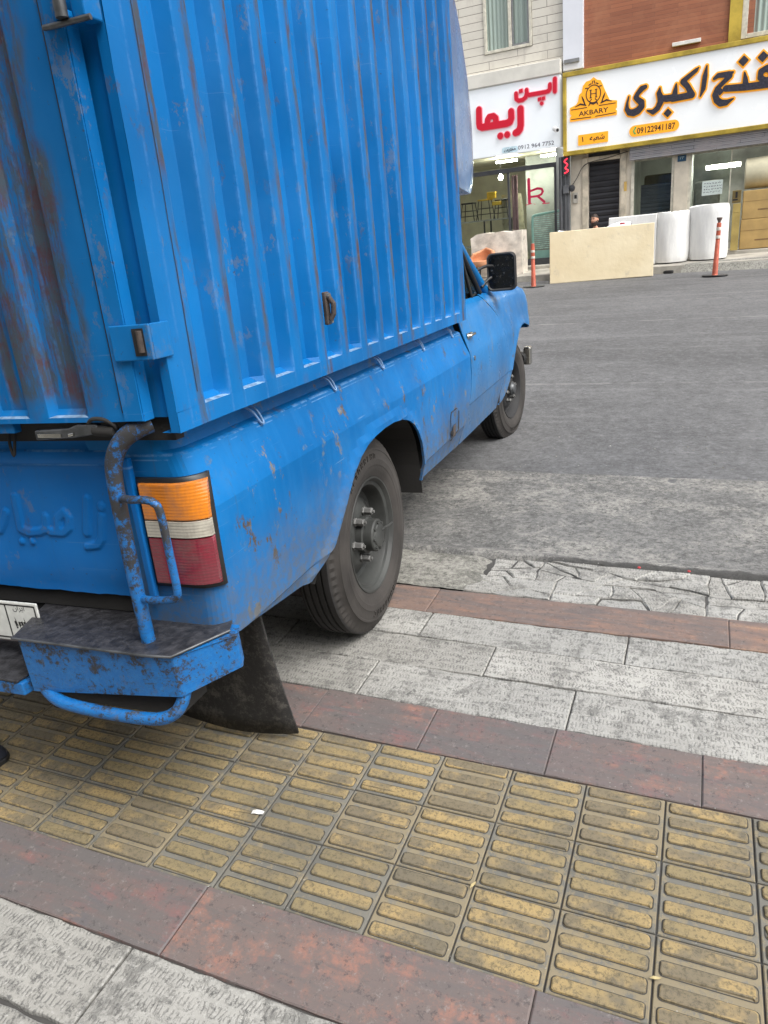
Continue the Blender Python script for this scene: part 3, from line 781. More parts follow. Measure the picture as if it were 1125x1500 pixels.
# mud flap in front of the bumper corner
b = MB(); rows = []
for i in range(9):
    t = i / 8; z = lerp(0.42, -0.052, t); row = []
    for j in range(9):
        u = j / 8; xl, xr = lerp(-0.30, -0.465, t), lerp(-0.055, -0.028, t)
        if i == 8: z = -0.052 + 0.028 * (1 - u) ** 3 - 0.004 * u
        row.append((lerp(xl, xr, u), -0.525 + 0.05 * t * (0.2 + u) + 0.02 * math.sin(u * 4 + t * 2), z))
    rows.append(row)
b.grid(rows)
fl = b.build('mud_flap', M_FLAP, truck, smooth=60)
sm = fl.modifiers.new('thick', 'SOLIDIFY'); sm.thickness = 0.009

# --- wheels
def wheel(x_out, yc, zc, steer, front, side=1):
    """tyre outer wall at local x=0, inboard is -x"""
    W = 0.185; R0 = 0.373; seg = 144
    root = Matrix.Translation((x_out if side == 1 else mx(x_out), yc, zc)) @ Matrix.Rotation(math.radians(steer), 4, 'Z')
    if side == -1: root = root @ Matrix.Rotation(math.pi, 4, 'Z')
    prof = [(0.214, -0.020), (0.222, -0.013), (0.232, -0.011), (0.240, -0.006), (0.256, -0.0015), (0.262, -0.0010), (0.264, 0.0005), (0.285, 0.001), (0.287, -0.0005), (0.305, -0.002), (0.318, -0.005), (0.3195, -0.0035), (0.327, -0.005), (0.3285, -0.0085), (0.343, -0.015), (0.359, -0.024), (0.369, -0.031)]
    tread = [(R0 - 0.0015, -0.036), (R0, -0.050), (R0, -0.0565), (R0 - 0.009, -0.058), (R0 - 0.009, -0.0635), (R0, -0.065), (R0, -0.082), (R0 - 0.009, -0.0835), (R0 - 0.009, -0.089), (R0, -0.0905), (R0, -0.108), (R0 - 0.009, -0.1095), (R0 - 0.009, -0.115), (R0, -0.1165), (R0, -0.132), (R0 - 0.009, -0.1335), (R0 - 0.009, -0.139), (R0, -0.1405), (R0 - 0.002, -0.150)]
    inner = [(0.358, -0.160), (0.33, -0.178), (0.29, -0.184), (0.24, -0.178), (0.215, -0.168)]
    full = prof + tread + inner
    b = MB(); rows = []
    for idx, (r, h) in enumerate(full):
        row = []
        for k in range(seg):
            a = 2 * math.pi * k / seg; rr, hh = r, h
            if 0.34 < r < 0.3705 and idx < len(prof): 
                if k % 2 == 0: rr -= 0.006; hh -= 0.003
            # contact patch flattens on the ground
            y, z = rr * math.sin(a), rr * math.cos(a)
            z = max(z, -(R0 - 0.006))
            if z < -0.30: hh += 0.004 * sstep(-0.30, -0.36, z) * (1 if hh > -0.09 else -1)
            row.append((hh, y, z))
        rows.append(row)
    b.grid(rows, close_u=True)
    mi = []
    nprof = len(prof)
    for i in range(len(full) - 1):
        mi += [1 if nprof - 1 <= i < nprof + len(tread) - 1 else 0] * seg
    b.m = mi
    tyre_root = bpy.data.objects.new('road_wheel', None); COL.objects.link(tyre_root); tyre_root.parent = truck; tyre_root.matrix_local = root
    rl = random.Random(9)                          # raised sidewall letter blocks
    for a0 in (math.radians(-38), math.radians(150)):
        for k in range(9):
            a = a0 + k * 0.105; w_ = rl.choice((0.006, 0.008, 0.009)); t_ = Vector((0, math.cos(a), -math.sin(a))); rd = Vector((0, math.sin(a), math.cos(a)))
            for part in rl.choice((((-1, -.6, 0, 1), (.5, 1, 0, 1), (-.6, .5, .8, 1)), ((-1, -.6, 0, 1), (-.6, 1, 0, .2), (-.6, 1, .8, 1)), ((-1, -.5, 0, 1), (.5, 1, 0, 1), (-.5, .5, .42, .58)))):
                p0, p1, q0, q1 = part
                b.add([rd * (0.288 + 0.020 * q_) + t_ * w_ * p_ + Vector((x_, 0, 0)) for x_ in (-0.002, 0.0022) for p_, q_ in ((p0, q0), (p1, q0), (p1, q1), (p0, q1))], [(0, 1, 2, 3), (4, 5, 6, 7), (0, 1, 5, 4), (1, 2, 6, 5), (2, 3, 7, 6), (3, 0, 4, 7)])
    ty = b.build('tyre', [M_RUB, M_TREAD], tyre_root, smooth=35)
    b = MB()
    if not front:
        b.lathe([(0.2165, -0.024), (0.221, -0.017), (0.2185, -0.011), (0.213, -0.0115), (0.207, -0.019), (0.203, -0.026), (0.197, -0.028), (0.190, -0.031), (0.186, -0.040), (0.182, -0.070), (0.176, -0.088), (0.160, -0.093), (0.140, -0.082), (0.118, -0.066), (0.108, -0.060), (0.060, -0.058), (0.0005, -0.058)], 72, 'x')
    else:
        b.lathe([(0.2165, -0.024), (0.221, -0.017), (0.2185, -0.011), (0.213, -0.0115), (0.207, -0.019), (0.198, -0.030), (0.190, -0.045), (0.183, -0.070), (0.172, -0.080), (0.155, -0.070), (0.140, -0.050), (0.120, -0.040), (0.060, -0.038), (0.0005, -0.038)], 72, 'x')
    b.build('rim', M_RIMF if front else M_RIM, tyre_root, smooth=32)
    b = MB()
    if not front:
        b.lathe([(0.070, -0.060), (0.070, -0.034), (0.062, -0.030), (0.062, 0.002), (0.058, 0.007), (0.046, 0.009), (0.043, 0.014), (0.030, 0.017), (0.0005, 0.018)], 36, 'x')
        for k in range(8):
            a = 2 * math.pi * k / 8; cy, cz = 0.049 * math.sin(a), 0.049 * math.cos(a)
            b.lathe([(0.007, 0.006), (0.007, 0.014), (0.0005, 0.015)], 6, 'x', (0, cy, cz))
        b.tube(smoothpath([(0.016, 0.02, 0.012), (0.02, 0.04, 0.018), (0.022, 0.075, 0.012), (0.02, 0.12, 0.008)], 4), 0.0035, 8)
    else:
        b.lathe([(0.052, -0.040), (0.050, -0.006), (0.042, 0.0), (0.036, 0.012), (0.018, 0.018), (0.0005, 0.019)], 36, 'x')
    b.build('hub', M_RIM if not front else M_STEEL, tyre_root, smooth=35)
    for k in range(6):
        a = 2 * math.pi * (k + 0.35) / 6; rr = 0.088; cy, cz = rr * math.sin(a), rr * math.cos(a)
        hb, ht = (-0.060, -0.020) if not front else (-0.040, -0.010)
        b = MB(); b.lathe([(0.0165, hb), (0.017, hb + 0.006), (0.0145, hb + 0.010), (0.0145, ht - 0.003), (0.0125, ht), (0.0005, ht + 0.001)], 6, 'x', (0, cy, cz))
        b.tube([(ht, cy, cz), (ht + 0.007, cy, cz)], 0.006, 10)
        b.build('wheel_nut', M_NUT, tyre_root, bevel=0.001)
    for k in range(6):                                      # hand holes
        a = 2 * math.pi * (k + 0.85) / 6; rr = 0.135; cy, cz = rr * math.sin(a), rr * math.cos(a); xh = -0.0755 if not front else -0.0475
        b = MB(); t_ = Vector((0, math.cos(a), -math.sin(a))); rad = Vector((0.35, math.sin(a), math.cos(a))).normalized() if not front else Vector((-0.8, math.sin(a), math.cos(a))).normalized()
        if not front: rad = Vector((-0.5, math.sin(a), math.cos(a))).normalized()
        c_ = Vector((xh + 0.002, cy, cz)); nrm = t_.cross(rad)
        if nrm.x < 0: nrm = -nrm
        b.add([c_ + t_ * 0.019 * math.cos(w) + rad * 0.011 * math.sin(w) + nrm * 0.0015 for w in [2 * math.pi * i / 14 for i in range(14)]], [tuple(range(14))])
        b.build('hand_hole', M_BLACK, tyre_root)
    return tyre_root
wheel(0.0, 0.238, 0.322, 0, False)
wheel(0.0, 0.238, 0.322, 0, False, -1)
wheel(-0.03, 3.19, 0.345, -7, True)
wheel(-0.03, 3.19, 0.345, -7, True, -1)

# --- cab
AF = [(2.40, 0.372), (2.62, 0.385), (2.70, 0.42), (2.76, 0.48), (2.818, 0.56), (2.88, 0.63), (2.965, 0.70), (3.05, 0.748), (3.14, 0.778), (3.23, 0.793), (3.33, 0.795), (3.42, 0.788), (3.50, 0.775), (3.60, 0.76), (3.70, 0.75)]
Z_CAB = [1.06, 1.05, 1.035, 1.0, 0.97, 0.94, 0.905, 0.87, 0.835, 0.805, 0.785, 0.76, 0.72, 0.69, 0.66, 0.62, 0.58, 0.54, 0.532, 0.50, 0.46, 0.43, 0.40, 0.38, 0.362]
def seam_y(z, base): return 0.0
door_back = lambda z: interp([(0.36, 1.445), (0.45, 1.52), (0.57, 1.63), (0.68, 1.668), (0.80, 1.672), (0.90, 1.63), (1.06, 1.61)], z)
door_front = lambda z: interp([(0.36, 2.40), (0.50, 2.56), (0.63, 2.655), (0.82, 2.642), (0.93, 2.54), (1.02, 2.35), (1.06, 2.30)], z)
def skewed(fa, fb, n, zrows, prof, gap=0.004, side=1, bulge=0.0):
    b = MB(); rows = []
    zz_ = sorted(zrows)
    for i in range(n + 1):
        t = i / n; col = []
        for z in zz_:
            ya, yb = fa(z) + gap, fb(z) - gap; y = lerp(ya, yb, t)
            x = prof(z) + 0.0018 * nz(3, y, z, 3)
            col.append((x, y, z))
        if i in (0, n): pass
        rows.append(col)
    rows = [[(p[0] - 0.006, p[1], p[2]) for p in rows[0]]] + rows + [[(p[0] - 0.006, p[1], p[2]) for p in rows[-1]]]
    b.grid(rows)
    b.grid([[(p[0] - 0.04, p[1], p[2] + 0.006) for p in [r[0] for r in rows]], [r[0] for r in rows]])
    if side == -1: b.v = [(mx(p[0]), p[1], p[2]) for p in b.v]; b.f = [tuple(reversed(q)) for q in b.f]
    return b
for s in (1, -1):
    q = (lambda p: p) if s == 1 else (lambda p: (mx(p[0]), p[1], p[2]))
    # body post between bed and door
    b = skewed(lambda z: 1.52, lambda z: door_front(z) + 0.06, 6, Z_CAB[6:], lambda z: prof_cab(z) - 0.03, 0.0, s); b.build('door_surround', M_DARK, truck, smooth=24)
    b = skewed(door_back, door_front, 22, Z_CAB, prof_cab, 0.007, s); dr = b.build('cab_door', M_CAB, truck, smooth=11)
    b = MB(); X = lambda x: x if s == 1 else mx(x)
    b.box(*sorted((X(0.013), X(0.024))), 1.70, 1.80, 0.872, 0.900); b.tube([q((0.02, 1.70, 0.886)), q((0.038, 1.715, 0.888)), q((0.040, 1.79, 0.890)), q((0.022, 1.81, 0.89))], 0.008, 10)
    b.build('door_handle', M_CHROME, dr, bevel=0.003)
    b = MB(); b.tube([q((0.036, 1.755, 0.765)), q((0.044, 1.755, 0.765))], 0.013, 16); b.build('door_lock', M_CHROME, dr, smooth=40)
    # window frame, glass, quarter light
    fr = MB()
    path = [(-0.045, 1.66, 1.06), (-0.10, 1.68, 1.36), (-0.13, 1.72, 1.50), (-0.14, 1.86, 1.53), (-0.12, 1.96, 1.46), (-0.06, 2.38, 1.07)]
    for a, c_ in zip(path, path[1:]): fr.tube([q(a), q(c_)], 0.016, 8)
    fr.tube([q((-0.05, 2.13, 1.06)), q((-0.10, 2.02, 1.42))], 0.010, 8)
    fr.build('window_frame', M_BLACK, dr, smooth=50)
    g = MB(); g.add([q(p) for p in [(-0.050, 1.66, 1.06), (-0.062, 2.38, 1.06), (-0.122, 1.96, 1.46), (-0.142, 1.86, 1.53), (-0.132, 1.72, 1.50)]], [(0, 1, 2, 3, 4)]); g.build('door_glass', M_CGLASS, dr)
    # windscreen pillar
    p = MB(); p.tube([q((-0.055, 2.60, 1.03)), q((-0.10, 2.27, 1.25)), q((-0.145, 1.94, 1.50)), q((-0.17, 1.80, 1.56))], 0.030, 10); p.build('screen_pillar', M_CAB, truck, smooth=50)
    # front wing
    def ztf(y): return interp([(2.3, 1.06), (3.0, 1.06), (3.30, 1.06), (3.48, 1.055), (3.58, 1.045), (3.64, 1.02), (3.67, 0.98), (3.70, 0.91)], y)
    def zbf(y): return interp(AF, y)
    ysf = [y for y in sorted(set([round(2.42 + 0.02 * i, 4) for i in range(66)] + [a[0] for a in AF[1:]])) if y <= 3.70]
    stf = [(y, -0.02 * max(0, (y - 3.58) / 0.12) ** 3.0) for y in ysf]
    w = sheet_side(stf, Z_CAB, prof_cab, zbf, AF, s == -1, ztop=ztf, adj=lambda y, z: sstep(2.9, 3.5, y) * (interp([(0.5, 0), (0.75, 0.026 - 0.040), (0.85, 0.022 - 0.025), (0.95, 0.014 - 0.001), (1.0, 0.006 + 0.012), (1.04, -0.012 + 0.032), (1.06, 0.0)], z)))
    nlast = len(Z_CAB) + 2; endc = [v_ for v_ in w.v[-nlast:]]; w.grid([endc, [(p_[0] + (-0.14 if s == 1 else 0.14), p_[1] + 0.012, p_[2]) for p_ in endc]])
    # wing joins the door along its curved seam: shift early stations back to the seam line
    w.v = [(p_[0], lerp(door_front(max(0.36, min(1.06, p_[2]))) + 0.010, p_[1], sstep(2.42, 2.80, p_[1])) if p_[1] < 2.80 else p_[1], p_[2]) for p_ in w.v]
    top = []
    for y in [2.32 + 0.06 * i for i in range(23)]:
        zt = ztf(y); xo = -0.05 - 0.02 * max(0, (y - 3.58) / 0.12) ** 3.0; row = []
        for dx, dz in ((0.0, 0.0), (-0.03, 0.012), (-0.09, 0.02), (-0.20, 0.018), (-0.26, 0.02)): row.append(q((xo + dx, y, zt + dz)))
        top.append(row)
    w.grid(top if s == 1 else [list(reversed(r)) for r in top])
    w.build('front_wing', M_CAB, truck, smooth=30, weld=True)
    b = MB(); b.box(*sorted((X(-0.40), X(-0.06))), 2.68, 2.70, 0.36, 1.0); b.grid([[q((x_, p_[0], p_[1] + 0.02)) for p_ in AF] for x_ in (-0.36, -0.03)]); b.box(*sorted((X(-0.38), X(-0.36))), 2.7, 3.6, 0.4, 0.98); b.build('wheel_house', M_DARK, truck)
    # headlamp
    b = MB(); b.lathe([(0.0005, 0.012), (0.06, 0.008), (0.085, -0.01), (0.09, -0.03)], 28, 'y', q((-0.24, 3.685, 0.80))); b.build('headlamp', M_CLEAR, truck, smooth=40)
b = MB()
b.grid([[(x, y, z + 0.012 * (1 - ((x - XC) / 0.5) ** 2)) for x in [XC - 0.5 + 0.1 * i for i in range(11)]] for y, z in ((2.55, 1.08), (2.9, 1.085), (3.25, 1.06), (3.45, 1.02), (3.6, 0.94))])
b.build('hood', M_CAB, truck, smooth=40)
b = MB(); b.box(-1.45, -0.15, 3.63, 3.66, 0.50, 0.94); b.build('grille', M_BLACK, truck, bevel=0.01)
b = MB(); b.tube(smoothpath([(-0.06, 3.60, 0.50), (-0.05, 3.66, 0.50), (-0.09, 3.70, 0.50), (-0.2, 3.72, 0.50), (-0.8, 3.75, 0.50), (-1.40, 3.72, 0.50), (-1.51, 3.70, 0.50), (-1.55, 3.66, 0.5), (-1.54, 3.60, 0.50)], 5), 0.05, 12); fb = b.build('front_bumper', M_BLACK, truck, smooth=40)
b = MB(); b.box(-0.03, 0.030, 3.64, 3.72, 0.445, 0.585); b.build('overrider', M_CHROME, fb, bevel=0.014, seg=3)
b = MB(); b.box(mx(0.030), mx(-0.03), 3.64, 3.72, 0.445, 0.585); b.build('overrider', M_CHROME, fb, bevel=0.014, seg=3)
b = MB(); b.prism([(1.63, 1.06), (1.66, 1.50), (1.72, 1.555), (1.84, 1.575), (1.90, 1.56), (1.86, 1.535), (1.70, 1.48), (1.69, 1.06)], -1.46, -0.14, 'x'); b.build('cab_roof', M_CAB, truck, smooth=40)
b = MB(); b.add([(-0.10, 2.58, 1.05), (-1.50, 2.58, 1.05), (-1.44, 1.88, 1.54), (-0.16, 1.88, 1.54)], [(0, 1, 2, 3)]); b.build('windscreen', M_CGLASS, truck)
b = MB(); b.box(-1.5, -0.1, 2.35, 2.58, 0.70, 1.05); b.build('dashboard', M_BLACK, truck, bevel=0.03)
b = MB(); b.box(-1.5, -0.1, 1.72, 2.2, 0.60, 0.78); b.box(-1.5, -0.1, 1.70, 1.82, 0.78, 1.22); b.build('bench_seat', M_BLACK, truck, bevel=0.04)
b = MB(); b.box(-1.55, -0.05, 1.60, 2.6, 0.38, 0.42); b.build('cab_floor', M_DARK, truck)
# mirror
def rrect(w, h, r, n=6):
    out = []
    for cx, cz, a0 in ((w - r, h - r, 0), (-w + r, h - r, 90), (-w + r, -h + r, 180), (w - r, -h + r, 270)):
        for i in range(n + 1):
            a = math.radians(a0 + 90 * i / n); out.append((cx + r * math.cos(a), cz + r * math.sin(a)))
    return out
b = MB(); rows = []
for sc_, dy in ((0.82, -0.004), (0.93, -0.012), (1.0, 0.004), (1.0, 0.03), (0.92, 0.06), (0.7, 0.085), (0.3, 0.095), (0.02, 0.096)):
    rows.append([(0.047 + a * sc_, 2.53 + dy + 0.10 * a, 1.178 + c_ * sc_) for a, c_ in rrect(0.088, 0.113, 0.035)])
b.grid(rows, close_u=True)
mir = b.build('side_mirror', M_BLACK, truck, smooth=40)
m = NT('mirror_glass'); M_MIRR = m.done(m.mix(m.ramp(m.noise(70, 4, 0.7), 0.60, 0.66), (0.04, 0.045, 0.05), (0.30, 0.31, 0.32)), m.ramp(m.noise(30, 3), 0.4, 0.7, 0.05, 0.3), 0.85)  # pale specks painted in to stand for reflections
b = MB(); b.add([(0.047 + a * 0.84, 2.523 + 0.10 * a, 1.178 + c_ * 0.84) for a, c_ in rrect(0.088, 0.113, 0.03)], [tuple(range(28))]); b.build('mirror_glass', M_MIRR, mir)
b = MB(); b.tube(smoothpath([(-0.06, 2.44, 1.10), (-0.03, 2.50, 1.14), (0.02, 2.57, 1.17)], 5), 0.010); b.tube(smoothpath([(-0.075, 2.38, 1.20), (-0.03, 2.47, 1.22), (0.02, 2.57, 1.21)], 5), 0.009); b.build('mirror_arm', M_BLACK, mir, smooth=50)
# ------------------------------------------------------------------ ground materials
def stone_mat(name, light=(0.40, 0.395, 0.37), dark=(0.12, 0.118, 0.112), pick=True):
    m = NT(name)
    isl = m.island()
    P = m.pos()
    wob = m.n('VectorMath', 0, p_operation='ADD', i0=P, i1=m.n('VectorMath', 0, p_operation='SCALE', i0=m.n('TexNoise', 1, Vector=P, Scale=9.0, Detail=3.0), Scale=0.02))
    rowm = m.ramp(m.math('SINE', m.math('MULTIPLY', m.math('ADD', m.xyz(wob)[1], m.math('MULTIPLY', m.noise(5, 2), 0.02)), 2 * math.pi / 0.033)), -0.75, 0.0)
    yr = m.math('FLOOR', m.math('DIVIDE', m.xyz(wob)[1], 0.031))
    ph = m.math('ADD', m.math('DIVIDE', m.xyz(wob)[0], 0.0115), m.math('ADD', m.math('MULTIPLY', yr, 0.37), m.math('MULTIPLY', m.noise(16, 3), 3.0)))
    bk = m.mul(m.ramp(m.math('SINE', m.math('MULTIPLY', ph, 2 * math.pi)), 0.25, 0.8), rowm, m.ramp(m.noise(30, 7, 0.8), 0.38, 0.50))
    bk2 = m.ramp(m.noise(1.0, 3, 0.6, m.mapped((42, 110, 30), rot=(0, 0, 0.3), src=wob)), 0.56, 0.64)
    big = m.noise(3.2, 6, 0.65); mid = m.noise(14, 7, 0.72); fine = m.noise(110, 4, 0.7)
    base = m.mix(m.ramp(m.math('ADD', big, m.math('MULTIPLY', m.math('SUBTRACT', isl, 0.5), 0.22)), 0.35, 0.68), tuple(a * 0.72 for a in light), light)
    base = m.mix(m.math('MULTIPLY', isl, 0.25), base, (0.33, 0.30, 0.245))
    tick = m.mul(bk, m.ramp(mid, 0.36, 0.52)) if pick else m.math('MULTIPLY', bk2, 0.0)
    if pick: tick = m.math('MAXIMUM', tick, m.mul(bk2, m.ramp(big, 0.52, 0.6), m.ramp(mid, 0.4, 0.55), 0.6))
    base = m.mix(m.mul(tick, m.ramp(isl, 0.0, 1.0, 0.45, 0.85)), base, dark)
    base = m.mix(m.ramp(isl, 0.55, 1.0, 0.0, 0.45), base, (0.15, 0.148, 0.138))
    base = m.mix(m.ramp(m.noise(65, 9, 0.9), 0.47, 0.40, 0, 0.55), base, (0.46, 0.455, 0.43))
    soot = m.ramp(m.noise(8, 10, 0.86, dist=0.3), 0.51, 0.60)
    base = m.mix(m.math('MULTIPLY', soot, 0.62), base, (0.10, 0.098, 0.092))
    base = m.mix(m.ramp(m.noise(42, 8, 0.85), 0.525, 0.59, 0, 0.8), base, (0.085, 0.084, 0.08))
    spot = m.ramp(m.noise(3.1, 7, 0.8, m.mapped((1, 1, 1), loc=(4, 2, 0))), 0.60, 0.66)
    base = m.mix(m.math('MULTIPLY', spot, 0.5), base, (0.075, 0.074, 0.072))
    h = m.math('SUBTRACT', m.math('MULTIPLY', fine, 0.35), m.math('ADD', m.math('MULTIPLY', tick, 0.6), m.math('MULTIPLY', soot, 0.4)))
    m.bump(h, 0.55, 0.004)
    return m.done(base, m.ramp(mid, 0.3, 0.7, 0.62, 0.85))
M_STONE = stone_mat('pale_picked_stone')

def red_mat(name, cols=((0.11, 0.10, 0.105), (0.19, 0.10, 0.095), (0.27, 0.138, 0.105)), dust=0.85):
    m = NT(name)
    isl = m.island()
    flow = m.noise(1.0, 6, 0.62, m.mapped((2.2, 13, 5), rot=(0, 0, 0.13)), dist=1.3)
    flow2 = m.noise(1.0, 5, 0.6, m.mapped((4, 30, 5), rot=(0, 0, 0.1), loc=(2, 1, 0)), dist=0.8)
    mid = m.noise(16, 7, 0.75); fine = m.noise(120, 4, 0.7)
    sh = m.math('ADD', flow, m.math('MULTIPLY', m.math('SUBTRACT', isl, 0.5), 0.26))
    c = m.mix(m.ramp(sh, 0.36, 0.5), cols[0], cols[1])
    c = m.mix(m.ramp(sh, 0.50, 0.62), c, cols[2])
    c = m.mix(m.mul(m.ramp(flow2, 0.40, 0.33), 0.5), c, (0.31, 0.185, 0.13))
    c = m.mix(m.mul(m.ramp(flow2, 0.52, 0.64), 0.6), c, (0.10, 0.085, 0.085))
    c = m.mix(m.mul(m.ramp(m.noise(6, 10, 0.86), 0.36, 0.52), dust), c, (0.118, 0.106, 0.102))
    c = m.mix(m.ramp(m.noise(50, 8, 0.85), 0.55, 0.64, 0, 0.6), c, (0.25, 0.225, 0.21))
    c = m.mix(m.ramp(m.noise(38, 8, 0.85, m.mapped((1, 1, 1), loc=(5, 3, 1))), 0.54, 0.62, 0, 0.75), c, (0.055, 0.05, 0.05))
    m.bump(m.math('ADD', m.math('MULTIPLY', mid, 0.6), m.math('MULTIPLY', fine, 0.3)), 0.4, 0.004)
    return m.done(c, m.ramp(mid, 0.3, 0.7, 0.55, 0.8))
M_RED = red_mat('red_veined_stone', dust=0.86)
M_RED2 = red_mat('salmon_veined_stone', ((0.15, 0.11, 0.095), (0.23, 0.135, 0.10), (0.32, 0.19, 0.12)), 0.5)

def tact_mat(name, bar):
    m = NT(name)
    x, y, z = m.xyz()
    tile = m.n('TexWhiteNoise', 0, p_noise_dimensions='2D', Vector=m.n('CombineXYZ', 0, X=m.math('FLOOR', m.math('DIVIDE', m.math('ADD', x, 10.02), 0.2)), Y=m.math('FLOOR', m.math('DIVIDE', y, 0.2)), Z=0.0))
    isl = m.math('ADD', m.math('MULTIPLY', m.island(), 0.45), m.math('MULTIPLY', tile, 0.55))
    big = m.noise(2.4, 5, 0.6); mid = m.noise(20, 9, 0.84); fine = m.noise(90, 8, 0.86); cl = m.noise(7, 5, 0.65)
    if bar:
        c = m.mix(m.ramp(m.math('ADD', big, m.math('MULTIPLY', m.math('SUBTRACT', isl, 0.5), 0.5)), 0.3, 0.7), (0.22, 0.175, 0.092), (0.37, 0.265, 0.115))
        c = m.mix(m.mul(m.ramp(m.math('ADD', cl, m.math('MULTIPLY', m.math('SUBTRACT', isl, 0.5), 0.42)), 0.46, 0.64), 0.80), c, (0.125, 0.112, 0.085))
        c = m.mix(m.ramp(mid, 0.53, 0.64, 0, 0.75), c, (0.085, 0.076, 0.058))
        c = m.mix(m.mul(m.ramp(m.noise(1.3, 6, 0.75, m.mapped((1, 1, 1), loc=(6, 1, 0))), 0.48, 0.62), 0.5), c, (0.11, 0.10, 0.078))
        c = m.mix(m.ramp(fine, 0.50, 0.58, 0, 0.75), c, (0.085, 0.072, 0.045))
    else:
        c = m.mix(m.ramp(big, 0.35, 0.65), (0.115, 0.112, 0.098), (0.165, 0.158, 0.135))
        c = m.mix(m.mul(m.ramp(m.math('ADD', mid, m.math('MULTIPLY', m.math('SUBTRACT', tile, 0.5), 0.12)), 0.46, 0.54), 0.7), c, (0.25, 0.20, 0.115))
        c = m.mix(m.ramp(fine, 0.55, 0.7, 0, 0.6), c, (0.05, 0.05, 0.048))
        c = m.mix(m.ramp(m.noise(60, 5, 0.7), 0.66, 0.70, 0, 0.7), c, (0.36, 0.34, 0.30))
    m.bump(m.math('ADD', m.math('MULTIPLY', mid, 0.5), m.math('MULTIPLY', fine, 0.5)), 0.5, 0.003)
    return m.done(c, 0.8)
M_BAR, M_TBASE = tact_mat('tactile_bar', True), tact_mat('tactile_base', False)

def asphalt(name, lo, hi, streak=0.5, patch=None, grain=1.0):
    m = NT(name)
    P = m.pos()
    big = m.noise(0.55, 6, 0.65); mid = m.noise(4.5, 7, 0.7); fine = m.noise(38, 10, 0.92); spk = m.noise(70, 6, 0.9, m.mapped((1, 1, 1), loc=(7, 3, 2)))
    st = m.noise(1.0, 5, 0.6, m.mapped((0.12, 2.4, 1), rot=(0, 0, 0.03)))
    c = m.mix(m.ramp(m.math('ADD', m.math('MULTIPLY', big, 0.5), m.math('MULTIPLY', mid, 0.5)), 0.36, 0.64), lo, hi)
    c = m.mix(m.mul(m.ramp(st, 0.5, 0.68), streak), c, tuple(min(1, a * 1.5) for a in hi))
    c = m.mix(m.ramp(fine, 0.50, 0.62, 0, 0.8 * grain), c, tuple(a * 1.8 for a in hi))
    c = m.mix(m.ramp(fine, 0.50, 0.40, 0, 0.85 * grain), c, tuple(a * 0.35 for a in lo))
    c = m.mix(m.mul(m.ramp(m.noise(0.35, 5, 0.7, m.mapped((0.5, 1, 1), loc=(2, 8, 0))), 0.50, 0.62), 0.35), c, tuple(a * 0.55 for a in lo))
    c = m.mix(m.ramp(spk, 0.62, 0.68, 0, 0.8 * grain), c, tuple(min(0.6, a * 3.2) for a in hi))
    cg = m.noise(16, 6, 0.85, m.mapped((1, 1, 1), loc=(3, 3, 3)))
    c = m.mix(m.ramp(cg, 0.52, 0.62, 0, 0.45), c, tuple(a * 1.55 for a in hi))
    c = m.mix(m.ramp(cg, 0.48, 0.38, 0, 0.5), c, tuple(a * 0.5 for a in lo))
    if patch: c = patch(m, c, mid, fine)
    m.bump(m.math('ADD', m.math('MULTIPLY', fine, 0.6), m.math('MULTIPLY', mid, 0.9)), 0.8, 0.006)
    return m.done(c, 0.85)
def road_marks(m, c, mid, fine):
    x, y, z = m.xyz(); wv = m.math('ADD', y, m.math('MULTIPLY', m.noise(0.8, 3), 0.10))
    for yy, w, s in ((6.87, 0.035, 0.55), (10.6, 0.06, 0.55), (8.6, 0.03, 0.25), (12.6, 0.06, 0.3)):
        c = m.mix(m.mul(m.ramp(m.math('ABSOLUTE', m.math('SUBTRACT', wv, yy)), w, w * 0.2), m.ramp(mid, 0.38, 0.62), s), c, (0.24, 0.24, 0.235))
    return c
M_ROAD = asphalt('road_asphalt', (0.085, 0.086, 0.089), (0.125, 0.126, 0.129), 0.45, road_marks, 0.55)
def pale(m, c, mid, fine):
    k = m.ramp(m.noise(2.2, 10, 0.82, m.mapped((1, 1.1, 1), loc=(3, 5, 0))), 0.47, 0.58)
    k = m.mul(k, m.ramp(fine, 0.44, 0.54))
    c = m.mix(m.math('MULTIPLY', k, 0.8), c, (0.30, 0.29, 0.265))
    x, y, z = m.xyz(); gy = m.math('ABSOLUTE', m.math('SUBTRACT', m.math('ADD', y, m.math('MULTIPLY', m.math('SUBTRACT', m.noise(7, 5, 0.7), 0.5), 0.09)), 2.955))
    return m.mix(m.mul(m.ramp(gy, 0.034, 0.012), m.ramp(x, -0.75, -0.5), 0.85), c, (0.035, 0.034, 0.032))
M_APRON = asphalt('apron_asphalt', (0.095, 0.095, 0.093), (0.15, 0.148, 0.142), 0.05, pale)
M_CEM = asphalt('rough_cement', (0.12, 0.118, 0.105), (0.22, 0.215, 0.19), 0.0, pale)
M_GROUT = plain('grout', (0.055, 0.053, 0.05), 0.9, bump=0.4)

